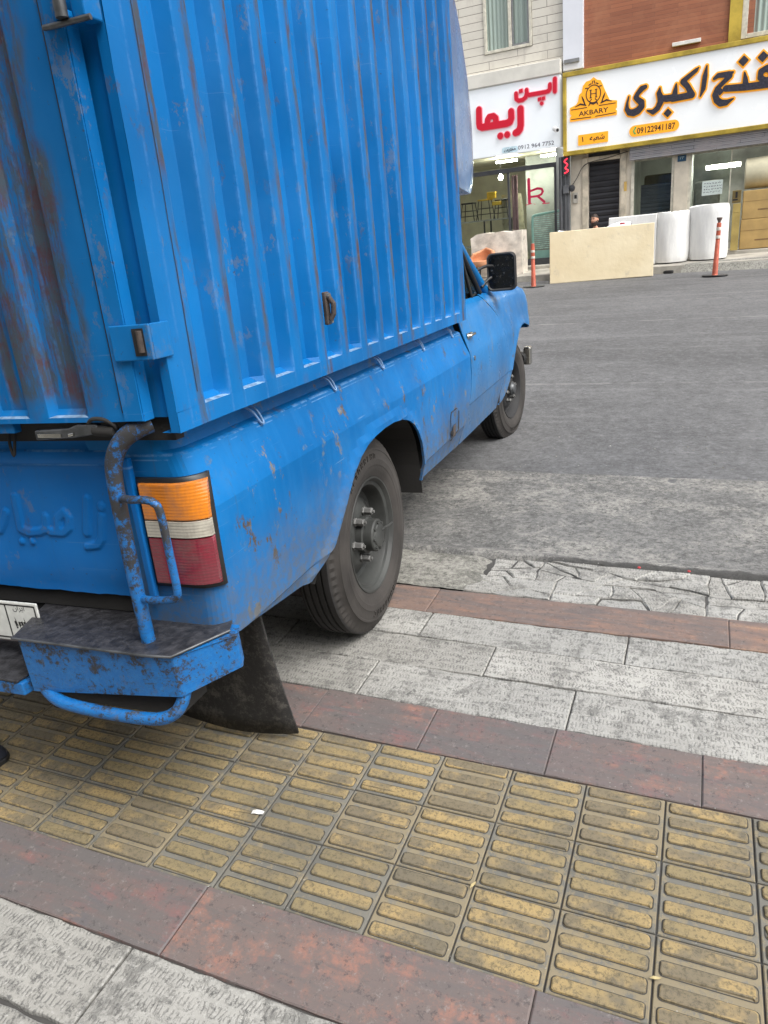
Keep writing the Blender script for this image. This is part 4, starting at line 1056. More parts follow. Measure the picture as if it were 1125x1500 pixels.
# ------------------------------------------------------------------ ground (pavement frame: X along the street, Y across it)
def slab(b, poly, z, th=0.03, mi=0, inset=0.004, jit=0.0015):
    """stone slab: polygon with softened rim"""
    n = len(poly); cx = sum(p[0] for p in poly) / n; cy = sum(p[1] for p in poly) / n
    tx, ty = random.uniform(-1, 1) * jit * 4, random.uniform(-1, 1) * jit * 4; dz = random.uniform(-1, 1) * jit
    def ins(d):
        out = []
        for a, c in poly:
            L = math.hypot(a - cx, c - cy); k = max(0, (L - d) / L); out.append((cx + (a - cx) * k, cy + (c - cy) * k))
        return out
    H = lambda p: z + dz + tx * (p[0] - cx) + ty * (p[1] - cy)
    lv = [[(p[0], p[1], z - th) for p in poly], [(p[0], p[1], H(p) - inset * 0.7) for p in poly], [(p[0], p[1], H(p)) for p in ins(inset)]]
    b.grid(lv, mi, close_u=True); b.add(lv[2], [tuple(range(n))], mi)

def strip_row(b, y0, y1, joints, gap=0.0022, wob=0.0028, z=0.0):
    for a, c in zip(joints, joints[1:]):
        x0, x1 = a + gap, c - gap; N = max(2, int((x1 - x0) / 0.035)); poly = []
        for i in range(N + 1): poly.append((lerp(x0, x1, i / N), y0 + gap + (random.uniform(-1, 1) * wob if 0 < i < N else 0)))
        for i in range(N + 1): poly.append((lerp(x1, x0, i / N), y1 - gap + (random.uniform(-1, 1) * wob if 0 < i < N else 0)))
        slab(b, poly, z)
def joints(anchor, step, lo=-6.0, hi=6.0, jit=0.0, fixed=()):
    x = anchor - step * math.ceil((anchor - lo) / step); out = []
    while x < hi: out.append(x + random.uniform(-jit, jit)); x += step
    out = [x for x in out if all(abs(x - f) > step * 0.55 for f in fixed)] + list(fixed)
    return sorted(out)
b = MB()
strip_row(b, 1.80, 2.005, joints(-0.31, 0.74, jit=0.05, fixed=(-0.31, 0.42, -1.0)))
strip_row(b, 2.005, 2.19, joints(-0.62, 0.8, jit=0.05, fixed=(-0.62, 0.34, 1.1)))
strip_row(b, 2.19, 2.37, joints(-0.18, 0.74, jit=0.04, fixed=(-0.92, -0.18, 0.55)))
# first rows towards the camera
for k, (ya, yb) in enumerate([(0.62, 0.81), (0.42, 0.615), (0.2, 0.415), (0.0, 0.195), (-0.2, -0.005), (-0.6, -0.205), (-1.0, -0.605), (-1.5, -1.005), (-2.2, -1.505), (-3.0, -2.205)]):
    strip_row(b, ya, yb, joints(-1.10 + 0.29 * k, 0.72, jit=0.05, fixed=(-1.10,) if k == 0 else ()))
# broken row along the kerb
def split(poly, p, d):
    nrm = (-d[1], d[0]); s = [(q[0] - p[0]) * nrm[0] + (q[1] - p[1]) * nrm[1] for q in poly]; A, B = [], []
    for i in range(len(poly)):
        j = (i + 1) % len(poly)
        (A if s[i] >= 0 else B).append(poly[i])
        if s[i] * s[j] < 0:
            t = s[i] / (s[i] - s[j]); q = (lerp(poly[i][0], poly[j][0], t), lerp(poly[i][1], poly[j][1], t)); A.append(q); B.append(q)
    return [x for x in (A, B) if len(x) > 2]
def area(P): return abs(sum(P[i][0] * P[(i + 1) % len(P)][1] - P[(i + 1) % len(P)][0] * P[i][1] for i in range(len(P)))) / 2
rng = random.Random(11)
def crack(poly, amin):
    A = area(poly)
    if A < amin or (A < amin * 3 and rng.random() < 0.25): return [poly]
    c = (sum(p[0] for p in poly) / len(poly) + rng.uniform(-.04, .04), sum(p[1] for p in poly) / len(poly) + rng.uniform(-.03, .03)); a = rng.uniform(0, math.pi)
    out = []
    for q in split(poly, c, (math.cos(a), math.sin(a))): out += crack(q, amin)
    return out
def wobble(P):
    out = []
    for i in range(len(P)):
        a, c = P[i], P[(i + 1) % len(P)]; n = max(1, int(math.hypot(c[0] - a[0], c[1] - a[1]) / 0.02))
        for k in range(n):
            x, y = lerp(a[0], c[0], k / n), lerp(a[1], c[1], k / n)
            out.append((x + 0.012 * nz(x, y, 1, 14), y + 0.012 * nz(x, y, 6, 14) * min(1, (2.905 - y) / 0.05 + 0.3)))
    return out
xx = [-0.86, -0.59, -0.5, 0.075, 0.62, 1.2, 1.9, 2.6, 3.3, 4.0, 5.0, 6.0]
for y0, y1, js in ((2.572, 2.735, [-0.86, -0.50, 0.07, 0.33, 0.9, 1.5, 2.2, 3.0, 4.0, 6.0]), (2.735, 2.905, [-0.80, -0.59, 0.08, 0.27, 0.75, 1.4, 2.1, 3.0, 4.0, 6.0])):
    for a, c in zip(js, js[1:]):
        for P in crack([(a, y0), (c, y0), (c, y1), (a, y1)], 0.013 if a < 0.4 else 0.03):
            P = wobble(P)
            cx = sum(p[0] for p in P) / len(P); cy = sum(p[1] for p in P) / len(P)
            slab(b, [(cx + (p[0] - cx) * 0.987, cy + (p[1] - cy) * 0.982) for p in P], -0.002, inset=0.007, jit=0.006)
o = b.build('stone_pavement', M_STONE, None, smooth=30, matrix=PAVE); tag(o, kind='structure')
b = MB()
RG = dict(gap=0.0008, wob=0.0008)
strip_row(b, 1.60, 1.80, joints(-0.71, 0.39, jit=0.0, fixed=(-0.71, -0.335, 0.065)), **RG)
strip_row(b, 0.812, 1.0, joints(-1.03, 0.80, fixed=(-1.03, -0.235)), **RG)
o = b.build('red_stone_pavement', M_RED, None, smooth=30, matrix=PAVE); tag(o, kind='structure')
b = MB(); strip_row(b, 2.372, 2.568, joints(0.145, 1.15, jit=0.08, fixed=(0.145,)), **RG)
o = b.build('red_stone_pavement', M_RED2, None, smooth=30, matrix=PAVE); tag(o, kind='structure')
# tactile strip: square tiles each with four raised bars
b = MB()
def bar(b, x0, x1, y0, y1, z0, z1):
    def ring(d, z, r):
        P = []
        for cx, cy, a0 in ((x1 - r - d, y1 - r - d, 0), (x0 + r + d, y1 - r - d, 90), (x0 + r + d, y0 + r + d, 180), (x1 - r - d, y0 + r + d, 270)):
            for i in range(4):
                a = math.radians(a0 + 30 * i); P.append((cx + r * math.cos(a), cy + r * math.sin(a), z))
        return P
    J = [random.uniform(-0.0011, 0.0011) - (0.004 if random.random() < 0.03 else 0) * (1 if k < 8 else -1) for k in range(32)]
    L = [ring(0, z0, 0.008), ring(0.0015, z1 - 0.0012, 0.007), ring(0.004, z1, 0.0055)]
    L = [[(p[0] + J[k], p[1] + J[16 + k], p[2]) for k, p in enumerate(R_)] for R_ in L]
    b.grid(L, 1, close_u=True); b.add(L[2], [tuple(range(16))], 1)
    b.grid([ring(-0.0022, z0 + 0.0009, 0.009), ring(0.0005, z0 + 0.0010, 0.008)], 2, close_u=True)
for i in range(-30, 31):
    for j in range(3):
        x0, y0 = -0.02 + 0.2 * i, 1.0 + 0.2 * j
        if abs(x0) > 4: continue
        dz = random.uniform(-0.0015, 0.0015)
        b_x = random.uniform(-0.001, 0.001)
        slab(b, [(x0 + 0.002, y0 + 0.002), (x0 + 0.198, y0 + 0.002), (x0 + 0.198, y0 + 0.198), (x0 + 0.002, y0 + 0.198)], -0.004 + dz, 0.02, 0, 0.003, 0.0)
        for k in range(4):
            yb = y0 + 0.025 + 0.05 * k
            e = random.uniform(-0.001, 0.001)
            bar(b, x0 + 0.011 + b_x, x0 + 0.189 + b_x, yb - 0.0165 + e, yb + 0.0165 + e, -0.0045 + dz, 0.0012 + dz + random.uniform(-0.0006, 0.0004))
M_CREV = plain('crevice_dirt', (0.045, 0.042, 0.036), 0.9)
o = b.build('tactile_pavement', [M_TBASE, M_BAR, M_CREV], None, smooth=40, matrix=PAVE); tag(o, kind='structure')
b = MB()
b.grid([[(x, y, -0.009) for x in (-6, 6)] for y in (-3.0, 2.9)])
o = b.build('pavement_bed', M_GROUT, None, matrix=PAVE); tag(o, kind='structure')

# road sheet out to the horizon, with the pavement's flank hidden under the apron
b = MB()
xs_ = [-300, -60, -20] + [-10 + 1.0 * i for i in range(21)] + [20, 60, 300]
ys_ = [2.6, 2.9, 3.2, 3.6, 4.2] + [5 + 0.75 * i for i in range(17)] + [18, 24, 60, 300]
b.grid([[(x, y, -0.104 + 0.012 * nz(x, y, 0, 0.4)) for x in xs_] for y in ys_])
o = b.build('road', M_ROAD, None, smooth=60, matrix=PAVE); tag(o, kind='structure')
b = MB(); b.box(-300, 300, -300, 2.55, -0.6, -0.3); b.box(-300, -6.01, -40, 2.55, -0.29, -0.01); b.box(6.01, 300, -40, 2.55, -0.29, -0.01); b.box(-6, 6, -40, -3.01, -0.29, -0.01)
o = b.build('ground', M_CEM, None, matrix=PAVE); tag(o, kind='structure')
# paler asphalt apron: rounds down from the broken pavement edge to the road
def apron_z(x, y):
    e = 2.925 + 0.02 * nz(x, 0, 3, 2.0) + 0.010 * nz(x, 0, 8, 9)
    z = -0.05 + 0.042 * sstep(e - 0.005, e + 0.035, y); z = lerp(z, -0.07, sstep(e + 0.05, e + 0.22, y)); z = lerp(z, -0.096, sstep(e + 0.2, 4.4, y))
    if y > e + 0.03 and y < e + 0.2: z += 0.008 * nz(x, y, 1, 14)
    return z + 0.006 * nz(x, y, 0, 3.5) + 0.004 * nz(x, y, 2, 17)
b = MB(); rows = []
yl = [2.88 + 0.012 * i for i in range(26)] + [3.2 + 0.045 * i for i in range(26)]
for k in range(len(yl) + 1):
    row = []
    for i in range(241):
        x = -6 + 0.05 * i
        y = yl[k] if k < len(yl) else 4.34 + 0.055 * (x + 0.5) * (0.5 if x < 0.4 else 0) + 0.02 * nz(x, 1, 0, 1.5) + 0.008 * nz(x, 3, 0, 9)
        row.append((x, y, apron_z(x, y) if k < len(yl) else -0.108))
    rows.append(row)
b.grid(rows)
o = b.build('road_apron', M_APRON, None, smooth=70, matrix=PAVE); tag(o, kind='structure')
# rough cement where the slabs are missing, under and behind the rear wheel
b = MB(); rows = []
for j in range(31):
    row = []
    for i in range(181):
        x = -6 + 5.25 * i / 180; y = lerp(2.572, 2.93, j / 30)
        edge = sstep(-0.70 + 0.10 * nz(0, y, 4, 8), -0.90 + 0.08 * nz(0, y, 4, 8), x)
        row.append((x, y, lerp(-0.03, 0.004, edge) + 0.006 * nz(x, y, 0, 6) + 0.005 * nz(x, y, 5, 22) - 0.02 * sstep(2.88, 2.93, y)))
    rows.append(row)
b.grid(rows)
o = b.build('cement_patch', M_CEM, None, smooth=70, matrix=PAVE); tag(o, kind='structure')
b = MB(); x = -1.25
while x < -0.62:
    w_ = random.uniform(0.05, 0.085)
    slab(b, [(x, 2.94 + random.uniform(-.006, .006)), (x + w_ - 0.012, 2.94), (x + w_ - 0.010, 2.99), (x + 0.004, 2.985)], -0.035 + random.uniform(-.008, .004), 0.05, 0, 0.008, 0.006); x += w_
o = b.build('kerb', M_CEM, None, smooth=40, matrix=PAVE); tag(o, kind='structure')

def on_pave(x, y, z=0.0, rz=0.0): return PAVE @ Matrix.Translation((x, y, z)) @ Matrix.Rotation(rz, 4, 'Z')
# loose chips and grit gathered along the kerb edge and in the joints
b = MB(); rg = random.Random(21)
def chip(x, y, z, r):
    P = [Vector((math.cos(a) * rg.uniform(.6, 1), math.sin(a) * rg.uniform(.6, 1), 0)) * r for a in [2 * math.pi * k / 5 for k in range(5)]]
    o = Vector((x, y, z)); top = o + Vector((rg.uniform(-.3, .3) * r, rg.uniform(-.3, .3) * r, r * rg.uniform(.4, .8)))
    b.add([o + p for p in P] + [top], [(k, (k + 1) % 5, 5) for k in range(5)], rg.choice((0, 0, 1)))
for k in range(420):
    x = rg.uniform(-1.4, 1.6); y = 2.93 + rg.gauss(0, 0.035); chip(x, y, apron_z(x, y) if y > 2.90 else 0.0, rg.uniform(0.002, 0.009) * rg.uniform(.5, 1))
for k in range(320): chip(rg.uniform(-1.6, 1.4), rg.choice((1.0, 1.6, 1.8, 2.005, 2.19, 2.37, 2.57, 0.81)) + rg.gauss(0, 0.012), 0.0, rg.uniform(0.0012, 0.0035))
for k in range(260):
    x, y = rg.uniform(-1.3, 3), rg.uniform(3.0, 5.5); chip(x, y, apron_z(x, y) if y < 4.3 else -0.10, rg.uniform(0.003, 0.009))
o = b.build('grit', [M_CEM, M_STONE], None, matrix=PAVE); tag(o, 'loose stone chips and grit scattered along the broken kerb edge', 'grit', kind='stuff')
# small litter
M_CAPR = plain('cap_red', (0.42, 0.035, 0.04), 0.4)
for i, (x, y, lab) in enumerate([(-0.19, 2.93, 'small red bottle cap lying on the kerb edge, nearer the truck of the two'), (0.005, 2.935, 'small red bottle cap lying on the kerb edge, farther from the truck of the two')]):
    b = MB(); b.lathe([(0.0005, 0.004), (0.005, 0.004), (0.0062, 0.003), (0.007, 0.0)], 18, 'z')
    o = b.build('bottle_cap', M_CAPR, None, smooth=40, matrix=on_pave(x, y, -0.005)); tag(o, lab, 'bottle cap', 'red bottle caps by the kerb')
b = MB(); b.grid([[(-0.018, -0.006, 0.001), (-0.006, -0.007, 0.005), (0.006, -0.006, 0.003), (0.018, -0.006, 0.005)], [(-0.017, 0.006, 0.002), (-0.005, 0.006, 0.006), (0.007, 0.006, 0.005), (0.017, 0.006, 0.002)]])
o = b.build('paper_scrap', M_WHITE, None, matrix=on_pave(-1.035, 1.238, 0.003, 0.15)); tag(o, 'small white paper scrap on the yellow tactile tiles', 'paper scrap'); o.modifiers.new('t', 'SOLIDIFY').thickness = 0.001
M_LEAF = plain('dry_leaf', (0.42, 0.34, 0.17), 0.7)
for x, y, rz, lab in ((-0.015, 1.095, 0.3, 'pale dry leaf lying across a tile joint near the right edge of the tactile strip'), (-0.42, 1.195, 1.2, 'pale dry leaf on the yellow bars in the middle of the tactile strip')):
    b = MB(); b.grid([[(-0.012, 0, 0.001), (-0.004, -0.0035, 0.003), (0.005, -0.003, 0.002), (0.011, 0, 0.001)], [(-0.012, 0.0003, 0.002), (-0.004, 0.003, 0.004), (0.005, 0.0025, 0.002), (0.011, 0.0003, 0.002)]])
    o = b.build('dry_leaf', M_LEAF, None, matrix=on_pave(x, y, 0.003, rz)); tag(o, lab, 'leaf', 'dry leaves on the pavement'); o.modifiers.new('t', 'SOLIDIFY').thickness = 0.0008
# shoe at the left edge, behind the truck
shoe = thing('shoe', 'dark rounded shoe toe on the ground under the truck bumper', 'shoe', on_pave(-2.07, 1.19, 0.0, -0.15))
b = MB(); rows = []
for i in range(15):
    t = i / 14; x = lerp(-0.15, 0.135, t); w_ = 0.048 * math.sqrt(max(0, 1 - ((t - 0.55) / 0.52) ** 4)) + 0.0005; hh = interp([(0, 0.085), (0.35, 0.09), (0.6, 0.07), (0.85, 0.05), (0.97, 0.03), (1.0, 0.018)], t)
    rows.append([(x, w_ * math.cos(a), 0.018 + max(0, (hh - 0.018)) * math.sin(a) ** 0.8 if math.sin(a) > 0 else 0.018) for a in [math.pi * k / 12 for k in range(13)]])
b.grid(rows); b.build('upper', plain('shoe_leather', (0.02, 0.022, 0.03), 0.35), shoe, smooth=60)
b = MB(); P = [(lerp(-0.155, 0.145, t), (0.052 * math.sqrt(max(0, 1 - ((t - 0.55) / 0.5) ** 4)) if 0.05 < t < 1 else 0.02)) for t in [k / 14 for k in range(15)]]
b.prism(P[::-1] + [(a, -c) for a, c in P][0:], 0.0, 0.018); b.build('sole', M_BLACK, shoe, bevel=0.003)

# unseen wall along the near pavement behind the camera, added to block sky light
b = MB(); b.box(-30, 30, -6.6, -6.2, -0.3, 8.0); b.box(-30, 30, -6.2, -5.2, 3.2, 3.4)
o = b.build('wall', plain('unseen_near_wall', (0.32, 0.30, 0.27), 0.7, scale=2), None, matrix=PAVE); tag(o, kind='structure')
# ------------------------------------------------------------------ far side of the street (world frame, facade at y = 18.8)
YF = 18.8
def cladding(name, c1, c2, mortar, bw, rh, ms, stain, rough=0.6, off=0.5, bump=0.4):
    m = NT(name)
    P = m.pos(); x, y, z = m.xyz()
    v = m.n('CombineXYZ', 0, X=x, Y=z, Z=0.0)
    nd = m.n('TexBrick', None, Vector=v, Color1=c1, Color2=c2, Mortar=mortar, Scale=1.0, Mortar_Size=ms, Mortar_Smooth=0.2, Brick_Width=bw, Row_Height=rh)
    nd.offset = off; nd.inputs['Bias'].default_value = 0.0
    c = m.mix(m.mul(m.ramp(m.noise(1.6, 7, 0.7, dist=0.8), 0.42, 0.72), 0.6), nd.outputs[0], stain)
    c = m.mix(m.mul(m.ramp(m.noise(1.0, 4, 0.6, m.mapped((5, 5, 0.5))), 0.55, 0.75), 0.35), c, tuple(a * 0.6 for a in stain))
    m.bump(m.math('MULTIPLY', nd.outputs[1], -1.0), bump, 0.01)
    return m.done(c, rough)
M_MARBLE = cladding('marble_boards', (0.70, 0.66, 0.58), (0.63, 0.60, 0.53), (0.12, 0.10, 0.085), 1.35, 0.165, 0.006, (0.46, 0.42, 0.37), 0.4)
M_BRICK = cladding('brick_planks', (0.36, 0.13, 0.065), (0.27, 0.095, 0.05), (0.19, 0.075, 0.045), 0.9, 0.075, 0.004, (0.40, 0.17, 0.09), 0.7)
M_TRAV = plain('travertine', (0.62, 0.56, 0.46), 0.5, scale=3, var=0.14)
M_TRAV2 = plain('stained_travertine', (0.54, 0.48, 0.38), 0.5, scale=4, var=0.3)
M_KERB = plain('kerb_stone', (0.34, 0.32, 0.28), 0.8, scale=2.5, var=0.3, bump=0.3, bscale=30)
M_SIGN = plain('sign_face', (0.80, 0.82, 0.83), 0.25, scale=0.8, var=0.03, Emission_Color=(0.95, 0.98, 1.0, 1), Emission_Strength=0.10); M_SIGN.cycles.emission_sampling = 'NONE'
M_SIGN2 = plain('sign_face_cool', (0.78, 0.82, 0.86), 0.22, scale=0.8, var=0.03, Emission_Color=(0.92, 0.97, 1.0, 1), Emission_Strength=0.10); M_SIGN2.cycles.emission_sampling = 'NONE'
M_GOLD = plain('gold_foil_trim', (0.50, 0.36, 0.055), 0.35, 0.35, scale=2.2, var=0.35)
M_GREYMET = plain('grey_metal', (0.24, 0.245, 0.25), 0.45, 0.4, scale=5)
M_DKMET = plain('dark_metal', (0.055, 0.058, 0.065), 0.5, 0.3, scale=5)
M_PILLAR = plain('grey_painted_pipe', (0.11, 0.115, 0.125), 0.5, scale=4, var=0.25)
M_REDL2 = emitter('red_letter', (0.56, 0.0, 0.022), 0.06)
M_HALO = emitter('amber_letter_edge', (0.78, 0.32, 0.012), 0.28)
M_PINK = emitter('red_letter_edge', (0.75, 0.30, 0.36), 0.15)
M_INK = plain('brown_black_ink', (0.035, 0.02, 0.018), 0.4)
M_DARKLET = plain('dark_letter', (0.03, 0.028, 0.045), 0.35, scale=30, var=0.5)
M_TUBE = emitter('fluorescent', (1.0, 0.96, 0.84), 60.0, True)
M_SHOPGL = glass_mat('shop_glass', (0.80, 0.86, 0.83), 0.03)
M_CURT = NT('curtain'); _s = M_CURT.math('SINE', M_CURT.math('MULTIPLY', M_CURT.xyz()[0], 70.0))
M_CURT = M_CURT.done(M_CURT.mix(M_CURT.ramp(_s, -0.8, 0.9), (0.50, 0.54, 0.50), (0.66, 0.70, 0.66)), 0.8)
M_WINGL = glass_mat('window_glass', (0.82, 0.88, 0.86), 0.02)
M_FRAME = plain('window_frame_cream', (0.60, 0.57, 0.48), 0.5)
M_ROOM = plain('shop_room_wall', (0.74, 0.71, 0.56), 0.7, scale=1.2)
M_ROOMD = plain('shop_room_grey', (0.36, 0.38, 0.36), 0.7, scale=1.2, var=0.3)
M_FLOOR = plain('shop_floor', (0.20, 0.19, 0.17), 0.5)

# far pavement with kerb, and a cement ramp at its right end
b = MB()
b.grid([[(-40, 17.06, 0.285), (-1.45, 17.06, 0.285), (-0.9, 17.06, 0.29), (40, 17.06, 0.30)], [(-40, 18.9, 0.36), (-1.45, 18.9, 0.36), (-0.9, 18.9, 0.36), (40, 18.9, 0.36)]])
b.box(-40, 40, 16.94, 17.06, -0.4, 0.29); b.box(-40, 40, 18.3, 18.79, 0.30, 0.41)
o = b.build('far_pavement', M_KERB, None, bevel=0.012); tag(o, kind='structure')
b = MB(); b.add([(-0.95, 16.93, 0.10), (6, 16.2, 0.10), (6, 17.2, 0.34), (-0.6, 17.2, 0.31), (-0.95, 16.95, 0.295)], [(0, 1, 2, 3, 4)]); b.add([(-0.95, 16.93, 0.10), (-0.95, 16.95, 0.295), (-0.6, 17.2, 0.31)], [(0, 1, 2)])
o = b.build('kerb_ramp', M_CEM, None, smooth=30); tag(o, kind='structure')
b = MB(); b.prism([(-1.30, 16.9), (-1.12, 16.86), (-1.08, 16.93), (-1.2, 16.95)], 0.13, 0.20)
o = b.build('stone_lump', M_DARK, None, bevel=0.02); tag(o, 'small dark lump of broken kerb lying at the foot of the far kerb', 'stone')

# ---------------- left building: marble boards over a glazed shop
M_LEDG = plain('pale_ledge_stone', (0.68, 0.66, 0.60), 0.5, scale=3, var=0.08)
lb = thing('shop_building', 'building clad in cream marble boards with a glazed furniture shop below', 'building', Matrix.Translation((0, 0, 0)))
b = MB(); D = 0.3
b.box(-16, -5.50, YF, YF + D, 4.40, 9.5); b.box(-4.38, -3.70, YF, YF + D, 4.40, 9.5); b.box(-5.50, -4.38, YF, YF + D, 4.40, 5.09); b.box(-5.50, -4.38, YF, YF + D, 7.0, 9.5)
b.build('marble_wall', M_MARBLE, lb)
b = MB(); b.box(-16, -8.0, YF, YF + D, 0.30, 4.39); b.box(-8.0, -3.70, YF + 0.02, YF + D, 2.98, 4.39); b.build('lower_wall', M_TRAV, lb)
b = MB(); b.box(-16, -3.72, YF - 0.26, YF - 0.002, 4.42, 4.70); b.build('stone_ledge', M_LEDG, lb, bevel=0.01)
w = MB(); z0, z1 = 5.10, 6.99
for x0, x1 in ((-5.49, -5.43), (-4.92, -4.85), (-4.45, -4.39)): w.box(x0, x1, YF - 0.03, YF + 0.08, z0, z1)
w.box(-5.43, -4.92, YF - 0.025, YF + 0.07, z0, z0 + 0.06); w.box(-4.85, -4.45, YF - 0.025, YF + 0.07, z0 + 0.0, z0 + 0.06); w.box(-5.43, -4.92, YF - 0.025, YF + 0.07, z1 - 0.06, z1); w.box(-4.85, -4.45, YF - 0.025, YF + 0.07, z1 - 0.06, z1)
win = w.build('window', M_FRAME, lb, bevel=0.006)
w = MB(); w.box(-4.84, -4.81, YF - 0.005, YF + 0.06, z0 + 0.065, z1 - 0.065); w.box(-4.49, -4.455, YF - 0.005, YF + 0.06, z0 + 0.065, z1 - 0.065); w.box(-4.81, -4.49, YF - 0.005, YF + 0.06, z0 + 0.065, z0 + 0.10); w.build('sash', M_GREYMET, win)
g = MB(); g.add([(-5.43, YF + 0.03, z0), (-4.45, YF + 0.03, z0), (-4.45, YF + 0.03, z1), (-5.43, YF + 0.03, z1)], [(0, 1, 2, 3)]); g.build('pane', M_WINGL, win)
g = MB(); rows = [[(-5.45 + 1.02 * i / 60, YF + 0.13 + 0.018 * math.sin(i * 1.1), z) for i in range(61)] for z in (z0 + 0.02, z1)]; g.grid(rows); g.build('curtain', M_CURT, win, smooth=80)
# shop room and glass front
b = MB(); rx0, rx1, ry1 = -8.0, -3.95, 23.5
b.add([(rx0, ry1, 0.36), (rx1, ry1, 0.36), (rx1, ry1, 3.0), (rx0, ry1, 3.0)], [(0, 1, 2, 3)], 0)
b.add([(rx0, YF + .3, 0.36), (rx0, ry1, 0.36), (rx0, ry1, 3.0), (rx0, YF + .3, 3.0)], [(0, 1, 2, 3)], 0)
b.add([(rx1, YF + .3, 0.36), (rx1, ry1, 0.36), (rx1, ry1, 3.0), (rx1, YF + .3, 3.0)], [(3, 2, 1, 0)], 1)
b.add([(rx0, YF + .3, 0.37), (rx1, YF + .3, 0.37), (rx1, ry1, 0.37), (rx0, ry1, 0.37)], [(0, 1, 2, 3)], 2)
b.add([(rx0, YF + .3, 3.0), (rx1, YF + .3, 3.0), (rx1, ry1, 3.0), (rx0, ry1, 3.0)], [(3, 2, 1, 0)], 0)
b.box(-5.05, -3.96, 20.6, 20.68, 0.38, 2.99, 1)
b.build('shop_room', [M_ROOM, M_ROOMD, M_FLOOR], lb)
f = MB()
f.box(-8.0, -3.88, YF - 0.06, YF + 0.02, 2.56, 2.66); f.box(-8.0, -3.88, YF - 0.05, YF + 0.01, 0.41, 0.56); f.box(-5.05, -5.0, YF - 0.045, YF + 0.015, 0.56, 2.56); f.box(-3.93, -3.88, YF - 0.045, YF + 0.015, 0.56, 2.56); f.box(-6.62, -6.57, YF - 0.045, YF + 0.015, 0.56, 2.56)
sf = f.build('shop_front', M_DKMET, lb, bevel=0.005)
f = MB()
for x0, x1 in ((-7.98, -6.63), (-6.56, -5.06), (-4.99, -3.94)): f.add([(x0, YF - 0.01, 0.565), (x1, YF - 0.01, 0.565), (x1, YF - 0.01, 2.555), (x0, YF - 0.01, 2.555)], [(0, 1, 2, 3)])
f.add([(-7.98, YF - 0.01, 2.665), (-3.90, YF - 0.01, 2.665), (-3.90, YF - 0.01, 2.96), (-7.98, YF - 0.01, 2.96)], [(0, 1, 2, 3)])
f.build('pane', M_SHOPGL, sf)
# chair-shaped mark on the glass
mk = [[(-4.535, 2.36, .035), (-4.53, 1.85, .035)], [(-4.50, 2.10, .024), (-4.33, 2.14, .026), (-4.23, 2.12, .026), (-4.20, 2.06, .026), (-4.24, 2.0, .026), (-4.33, 1.97, .026), (-4.50, 1.97, .024)], [(-4.33, 1.97, .026), (-4.17, 1.83, .028)], [(-4.62, 1.80, .010), (-4.48, 1.82, .010)], [(-4.22, 1.79, .010), (-4.05, 1.79, .010)], [(-4.40, 1.80, .012)], [(-4.44, 1.81, .010)]]
b = MB(); sdf_mesh(b, sdf_strokes(mk, (-4.7, -3.98, 1.72, 2.44), 0.012), 0, YF - 0.018, YF - 0.012)
o = b.build('window_decal', plain('decal_red', (0.50, 0.012, 0.07), 0.4), sf)
# grey column of pipes between the two shops
pl = MB(); pl.box(-3.80, -3.56, YF - 0.12, YF - 0.002, 0.36, 2.74); pl.tube([(-3.74, YF - 0.15, 0.36), (-3.74, YF - 0.15, 2.74)], 0.025); pl.tube([(-3.64, YF - 0.15, 0.36), (-3.64, YF - 0.15, 2.74)], 0.018); pl.box(-3.68, -3.56, YF - 0.24, YF - 0.121, 1.95, 2.12)
pl.build('pipe_column', M_PILLAR, lb, bevel=0.008)
pl = MB(); pl.lathe([(0.0005, -0.20), (0.06, -0.19), (0.075, -0.14), (0.075, -0.1205)], 24, 'y', (-3.50, YF, 2.05)); pl.build('alarm_bell', M_DKMET, lb, smooth=40)

# lit fluorescent tubes and lamp inside
for x0, x1, y, z, lab in ((-5.62, -5.10, 19.9, 2.90, 'lit fluorescent ceiling light in the furniture shop, left of the two tubes'), (-4.47, -4.06, 19.9, 2.905, 'lit fluorescent ceiling light in the furniture shop, right of the two tubes')):
    t = thing('ceiling_light', lab, 'ceiling light', Matrix.Translation(((x0 + x1) / 2, y, z)), 'ceiling lights in the furniture shop'); h = (x1 - x0) / 2
    b = MB(); b.box(-h, h, -0.05, 0.05, 0.02, 0.07); b.build('housing', M_WHITE, t)
    b = MB(); b.box(-h, h, -0.045, 0.045, -0.02, 0.019); b.build('tube', M_TUBE, t)
t = thing('bulb_lamp', 'round white lit bulb hanging in the furniture shop', 'lamp', Matrix.Translation((-5.55, 20.0, 2.55)))
b = MB(); b.lathe([(0.0005, -0.065), (0.04, -0.05), (0.06, 0), (0.045, 0.045), (0.02, 0.075), (0.02, 0.10)], 16, 'z'); b.build('bulb', M_TUBE, t, smooth=60)
b = MB(); b.tube([(0, 0, 0.10), (0, 0, 0.44)], 0.006); b.build('cord', M_BLACK, t)

